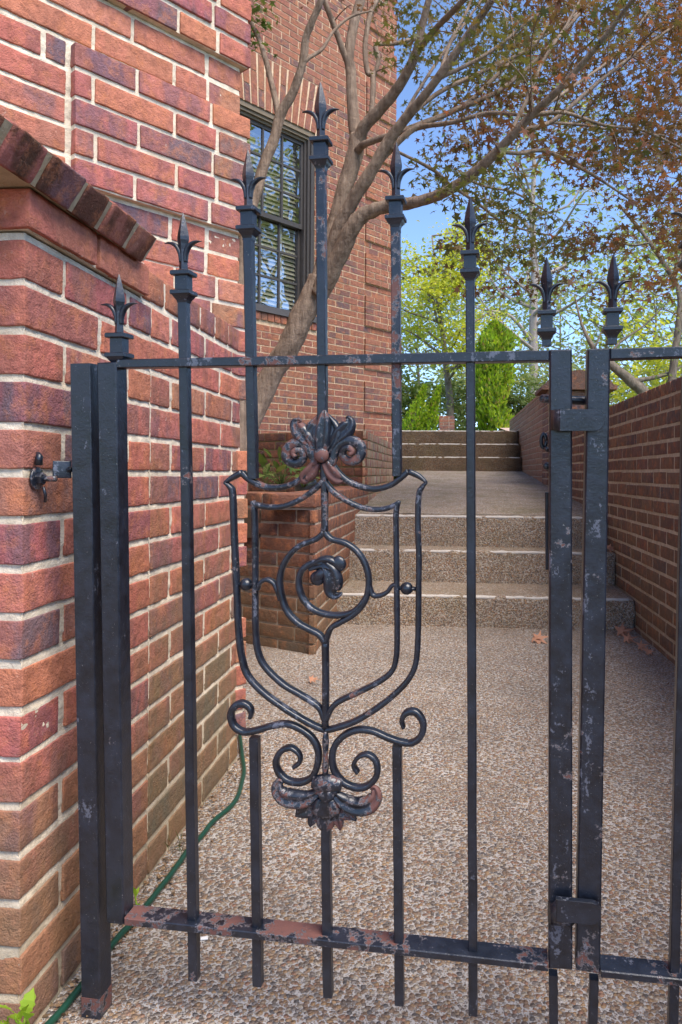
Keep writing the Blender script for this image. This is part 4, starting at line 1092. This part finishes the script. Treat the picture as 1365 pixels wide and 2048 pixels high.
LIMBS += [
 [(744, 340, 4.36, 13), (820, 262, 4.4, 12), (900, 225, 4.5, 11), (1000, 180, 4.6, 9), (1085, 108, 4.7, 8), (1165, 20, 4.8, 6), (1190, -20, 4.8, 4)],
 [(800, 250, 4.25, 10), (870, 190, 4.4, 9), (950, 150, 4.5, 8), (1060, 95, 4.6, 7), (1105, 30, 4.7, 5), (1120, -20, 4.7, 3)],
 [(880, 152, 4.1, 8), (900, 85, 4.2, 7), (935, 20, 4.3, 6), (950, -30, 4.3, 4)],
 [(1010, 285, 3.9, 9), (1052, 205, 4.0, 8), (1085, 125, 4.1, 7), (1135, 48, 4.2, 5), (1170, -20, 4.3, 4)],
 [(1065, 228, 3.8, 8), (1130, 225, 3.9, 7), (1210, 250, 4., 6), (1290, 262, 4.1, 5), (1370, 300, 4.2, 4)],
 [(935, 357, 4.05, 6), (970, 372, 4.2, 5), (1030, 385, 4.4, 4), (1090, 420, 4.5, 3)],
 [(1060, 232, 3.8, 7), (1150, 170, 4.3, 6), (1230, 110, 4.6, 5), (1300, 20, 4.8, 4)],
]
mp = empty('maple_tree', atZ(470, 985, .63) if False else V((-1.35, 4.58, .6)), 'multi-stemmed maple with smooth tan limbs and bronze-green leaves rising from the planter', 'maple tree')
b = MB(); SK = []
for li, L_ in enumerate(LIMBS):
    pts = [tuple(atY(x, y, Y)) + (w * .5 * Y / FPX,) for x, y, Y, w in L_]
    if li in (0, 18):
        p = list(pts[0]); p[2] = .55; pts = [tuple(p[:3]) + (p[3] * 1.15,)] + pts[1:]
    cp = catmull(pts, 7)
    q = [V(p[:3]) + noise.noise_vector(V(p[:3]) * 3.1) * p[3] * .3 for p in cp]
    b.tube(q, [p[3] for p in cp], 14 if L_[0][3] > 12 else 8, .16, li)
    if L_[0][3] < 31: SK += [(v, p[3]) for v, p in zip(q, cp)]
trunk = b.build('trunk', bark, mp)
DENS = [[.3, .6, .9, 1, 1, 1, 1, 1], [.3, .55, .85, 1, .9, .75, .75, 1], [.08, .40, .8, .9, .85, .8, .5, 1], [.06, .35, .6, .8, .75, .7, .8, 1], [.0, .22, .42, .22, .05, .5, .9, 1], [0, .25, .45, .2, .02, .25, .7, .95], [0, .25, .55, .6, .55, .6, .35, .7], [0, .05, .25, .35, .4, .3, .2, .35]]
random.seed(21)
fo, fo2, tw_ = MB(), MB(), MB()
def blob(px, py, Y, n, rad, size, mb, kind='maple', twig=True):
    c = atY(px, py, Y)
    if twig:
        best = min(SK, key=lambda s_: (s_[0] - c).length)
        d = (best[0] - c).length
        if d < .5 and random.random() < .6:
            mid = (best[0] + c) / 2 + V((0, 0, .12 * d)) + rv(.07 * d)
            cp = catmull([best[0], mid, c, c + (c - mid) * .4 + V((0, 0, -.03))], 4)
            tw_.tube([V(p) for p in cp], [max(.0011, min(.005, best[1] * .6) * (1 - .75 * i / len(cp))) for i in range(len(cp))], 5)
    for i in range(n):
        q = c + V((random.gauss(0, rad), random.gauss(0, rad), random.gauss(0, rad * .26)))
        dv = V((random.gauss(0, 1), random.gauss(0, 1), random.gauss(-.35, .4)))
        add_leaf(mb, q, dv, UPZ + rv(.6), size * random.uniform(.55, 1.15), kind)
cnt = 0
while cnt < 470:
    x, y = random.uniform(780, 1420), random.uniform(-30, 600)
    i, j = min(7, int((x - 780) / 78)), max(0, min(7, int(y / 75)))
    if random.random() > DENS[j][i]: continue
    cnt += 1
    red = noise.noise(V((x * .006, y * .006, 4.))) + (x - 1060) / 420. + random.uniform(-.25, .25)
    blob(x, y, (random.uniform(4.6, 6.6) if random.random() < .78 else random.uniform(3.4, 4.6)), random.randint(22, 38), .115, .050, fo if red > 0 else fo2)
for k in range(110):                                    # crown above the frame
    blob(random.uniform(520, 1500), random.uniform(-620, -40), random.uniform(3.2, 6.), 14, .12, .05, fo, twig=False)
for (x, y) in ((700, 10), (740, 15), (655, -15), (775, 40), (770, 95), (790, 60), (600, -10)):
    blob(x, y, 4.6, 9, .05, .036, fo)
fo.build('foliage', lf_maple, mp)
fo2.build('green_foliage', lf_olive, mp)
tw_.build('twigs', bark, mp)
gf = MB()
for (x, y) in ((505, 20), (520, 45), (500, 75), (535, 15), (512, 60), (525, 5), (495, 45), (515, 95)):
    blob(x, y, 4.4, 13, .045, .045, gf, twig=False)
gf.build('green_tuft', lf_green, mp)

# ------------------------------------------------------------------ trees and shrubs beyond
def tree(name, label, cat, base, H, crown, nlimb, leaves, size, lmat, bmat, tr, seed, group=None, lo=.35, clump=.5, lean=V((0, 0, 0)), flat=.6):
    random.seed(seed)
    r_ = empty(name, base, label, cat, group)
    tb, lb = MB(), MB()
    pts = [base + UPZ * H * .9 * k / 8 + lean * (k / 8) ** 1.4 + rv(.02) * H * .25 * (k > 0) for k in range(9)]
    tb.tube(catmull(pts, 2), [tr * (1 - .85 * i / 16) for i in range(17)], 9, .15, seed)
    tips = []
    for i in range(nlimb):
        t = lo + (1 - lo) * (i + random.random()) / nlimb
        k = min(7.99, t * 8); a = pts[int(k)].lerp(pts[int(k) + 1], k % 1)
        an = random.uniform(0, 6.283); reach = crown * (1.15 - .75 * abs(t - .5)) * random.uniform(.6, 1.1)
        d = V((math.cos(an), math.sin(an), random.uniform(.1, .6)))
        lp = [a, a + d * reach * .45 + rv(.06 * reach), a + d * reach * .75 + UPZ * reach * .12 + rv(.1 * reach), a + d * reach + UPZ * reach * random.uniform(-.1, .25)]
        cp = catmull(lp, 3)
        tb.tube(cp, [max(.006, tr * .42 * (1 - t * .5) * (1 - .85 * q / (len(cp) - 1))) for q in range(len(cp))], 6, .1, i)
        for q in range(3, len(cp)):
            tips.append(V(cp[q]))
            if random.random() < .7:
                sd = rv(1.); sd.z *= .4; e = V(cp[q]) + sd.normalized() * reach * random.uniform(.2, .4)
                tb.tube([cp[q], (V(cp[q]) + e) / 2 + rv(.04 * reach), e], [tr * .10, tr * .07, .004], 5)
                tips.append(e)
    per = max(1, leaves // len(tips))
    for tp in tips:
        for i in range(int(per * random.uniform(.3, 1.7))):
            q = tp + V((random.gauss(0, clump), random.gauss(0, clump), random.gauss(0, clump * flat)))
            add_leaf(lb, q, V((random.gauss(0, 1), random.gauss(0, 1), random.gauss(-.2, .5))), UPZ + rv(.7), size * random.uniform(.6, 1.3))
    tb.build('trunk', bmat, r_); lb.build('crown', lmat, r_)
    return r_
def on(px, Y):
    p = atY(px, 900, Y); p.z = hgt(p.x, p.y); return p
def top(px, py, Y): return atY(px, py, Y).z
# yellow-green layered tree
p = on(900, 19); tree('yellow_tree', 'bright yellow-green layered tree just right of the house corner', 'tree', p, top(880, 425, 19) - p.z, 1.5, 22, 9000, .10, lf_yel, bark_far, .12, 3, None, .3, .32, V((-.5, 0, 0)), .45)
G_W = 'pale trees of the wood beyond the garden'
for k, (px, Y, py, cr, lab, mat, n) in enumerate((
    (835, 34, 560, 3.2, 'pale green tree of the wood behind the two small conical shrubs', lf_wood, 5000), (1000, 38, 470, 3.6, 'airy pale tree of the wood rising behind the columnar evergreen', lf_wood, 3600),
    (1065, 30, 60, 3.0, 'tall pale-trunked tree with sparse leaves right of the columnar evergreen', lf_wood, 2600), (1120, 42, 520, 4.4, 'pale tree of the wood behind the capped wall pier', lf_wood, 4200),
    (1215, 36, 450, 4.2, 'airy pale tree of the wood right above the meeting stiles', lf_wood, 3800), (1310, 33, 500, 3.6, 'yellowish tree of the wood above the right boundary wall', lf_yel, 3000),
    (1400, 26, 420, 3.4, 'thin-limbed tree at the right edge beyond the boundary wall', lf_wood, 2600), (925, 46, 600, 4., 'distant yellowish tree between the layered tree and the columnar evergreen', lf_yel, 3600))):
    p = on(px, Y); tall = px == 1065
    tree('woodland_tree', lab, 'tree', p, top(px, py, Y) - p.z, cr, 26, int(n * .62), .25, mat, bark_pale if tall else bark_far, (.24 if tall else .12), 40 + k, G_W, .25, .75)
# leaning limb tree behind the right wall
p = atY(1330, 880, 8.2); p.z = .95
r_ = empty('leaning_tree', p, 'tree behind the boundary wall with a thick limb leaning to the left', 'tree')
b, lb = MB(), MB(); random.seed(9)
cp = catmull([tuple(p) + (.075,), tuple(atY(1300, 805, 8.2)) + (.066,), tuple(atY(1262, 762, 8.2)) + (.058,), tuple(atY(1222, 728, 8.2)) + (.045,), tuple(atY(1190, 698, 8.3)) + (.030,), tuple(atY(1165, 650, 8.4)) + (.016,), tuple(atY(1150, 590, 8.5)) + (.008,)], 5)
b.tube([q[:3] for q in cp], [q[3] for q in cp], 10, .15, 2)
for (pts, r0) in (([(1330, 880), (1352, 700), (1362, 600), (1340, 545), (1290, 470), (1240, 410)], .05), ([(1222, 728), (1235, 690), (1290, 650), (1340, 600)], .018), ([(1345, 560), (1375, 480), (1380, 400)], .03), ([(1300, 485), (1260, 490), (1200, 470)], .015), ([(1190, 698), (1215, 640), (1250, 590)], .010), ([(1262, 762), (1310, 755), (1350, 742), (1375, 720)], .03)):
    cp = catmull([atY(x, y, 8.2 + .1 * i) for i, (x, y) in enumerate(pts)], 5)
    b.tube(cp, [r0 * (1 - .7 * i / len(cp)) for i in range(len(cp))], 8, .1, r0)
    for q in cp[6:]:
        for i in range(11):
            add_leaf(lb, V(q) + rv(.22), rv(1.), UPZ + rv(.7), .055 * random.uniform(.6, 1.2))
b.build('trunk', bark_far, r_); lb.build('crown', lf_wood, r_)

def conifer(name, label, base, H, rad, n, size, seed, lean=V((0, 0, 0)), group=None, shape=.45):
    random.seed(seed)
    r_ = empty(name, base, label, 'shrub', group)
    b, t_ = MB(), MB()
    t_.tube([base, base + UPZ * H * .5 + lean * .5, base + UPZ * H * .92 + lean * .92], [.05, .035, .01], 7)
    for i in range(n):
        t = random.random() ** .85
        pr = rad * (min(1., (1 - t) / shape) ** .8) * (.75 + .25 * min(1, t / .08))
        an = random.uniform(0, 6.283); rr = pr * random.uniform(.55, 1.04) * (1 + .85 * noise.noise(V((math.cos(an) * 1.6, math.sin(an) * 1.6, t * H * 2.1 + seed))))
        q = base + V((math.cos(an) * rr, math.sin(an) * rr, t * H)) + lean * t
        add_leaf(b, q, V((math.cos(an) * .6, math.sin(an) * .6, random.uniform(.5, 1.6))) + rv(.25), V((math.cos(an), math.sin(an), .3)) + rv(.5), size * random.uniform(.6, 1.3))
    t_.build('trunk', bark_far, r_); b.build('foliage', lf_thuja, r_)
p = on(985, 15.5); conifer('columnar_evergreen', 'tall narrow bright green evergreen column above the upper steps', p, top(985, 648, 15.5) - p.z, .38, 10000, .085, 4, V((.02, 0, 0)), None, .16)
for (x0, Y, py, ln, rad, lab, sd) in ((832, 15., 772, .42, .22, 'left one of two small leaning bright green conical shrubs', 5), (866, 15.2, 775, .36, .21, 'right one of two small leaning bright green conical shrubs', 6)):
    p = on(x0 - 22, Y); conifer('conical_shrub', lab, p, top(x0, py, Y) - p.z, rad, 2600, .06, sd, V((ln, 0, 0)), 'small conical shrubs', .8)
G_B = 'loose green bushes behind the upper steps'
for k, (px, Y, py, rad, mat, lab) in enumerate(((800, 17, 770, .7, lf_green, 'dark green bush against the house corner'), (905, 20, 780, .9, lf_wood, 'pale bush between the conical shrubs and the evergreen column'), (1035, 18, 790, .6, lf_green, 'green bush right of the evergreen column'), (1085, 22, 730, 1.3, lf_wood, 'pale green bush behind the tall boundary wall'), (1225, 20, 760, 1.5, lf_wood, 'pale green bush above the right boundary wall at the meeting stile'), (1330, 17, 700, 1.3, lf_yel, 'yellow-green bush above the right boundary wall near the photo edge'), (940, 26, 750, 1.6, lf_wood, 'hazy bush far behind the evergreen column'))):
    p = on(px, Y)
    H = max(.6, top(px, py, Y) - p.z)
    tree('bush', lab, 'bush', p, H, rad, 18, 3200, .12, mat, bark_far, .04, 70 + k, G_B, .1, .22)
# low brick pillar seen over the top step
pl = on(896, 14.2)
r_ = empty('garden_pillar', pl, 'low brick pillar between the conical shrubs and the evergreen column', 'brick pillar')
b = MB(); corner(b, (pl.x + .13, pl.y), (-1, 0), (0, -1), (0, 1), (1, 0), .30, .3, 8, 16, 0., .06, 1)
b.build('brickwork', b_far, r_)
m_ = MB(); slab(m_, (pl.x + .13, pl.y), (-1, 0), (0, -1), .01, .29, 1.3, 1.91, -.006, .28); m_.build('mortar_joints', mo_dark, r_)
# trees across the way on the right (seen mirrored in the window panes)
for k, (x, y, H) in enumerate(((6.5, 7.6, 10.), (8., 10.2, 10.), (7.5, 5.2, 9.))):
    tree('roadside_tree', 'loose green tree right of the boundary wall, mirrored in the window panes', 'tree', V((x, y, hgt(x, y))), H, 1.7, 26, 5200, .15, lf_wood, bark_far, .12, 90 + k, 'trees beyond the boundary wall', .25, .4)

# ------------------------------------------------------------------ light
SUN_EL, SUN_AZ = R(57), R(134)                           # azimuth measured from +Y towards +X
sd = V((math.sin(SUN_AZ) * math.cos(SUN_EL), math.cos(SUN_AZ) * math.cos(SUN_EL), math.sin(SUN_EL)))
ld = bpy.data.lights.new('sun', 'SUN')
ld.energy = 1.5; ld.angle = R(40); ld.color = (1., .91, .81)
lo_ = bpy.data.objects.new('sun', ld); COL.objects.link(lo_)
lo_.rotation_euler = (-sd).to_track_quat('-Z', 'Y').to_euler()
lo_.location = (3, 0, 8)
w = bpy.data.worlds.new('World'); sc.world = w; w.use_nodes = True
nt = w.node_tree; bg = nt.nodes['Background']
sky = nt.nodes.new('ShaderNodeTexSky'); sky.sky_type = 'NISHITA'; sky.sun_disc = False
sky.sun_elevation = SUN_EL; sky.sun_rotation = SUN_AZ
sky.air_density, sky.dust_density, sky.ozone_density = .6, 0., 3.
nt.links.new(sky.outputs[0], bg.inputs[0]); bg.inputs[1].default_value = .085
vs_ = sc.view_settings
vs_.view_transform = 'Standard'; vs_.look = 'None'; vs_.gamma = 1; vs_.exposure = 2.2
sc.cycles.max_bounces = 6; sc.cycles.transparent_max_bounces = 12; sc.cycles.use_denoising = True
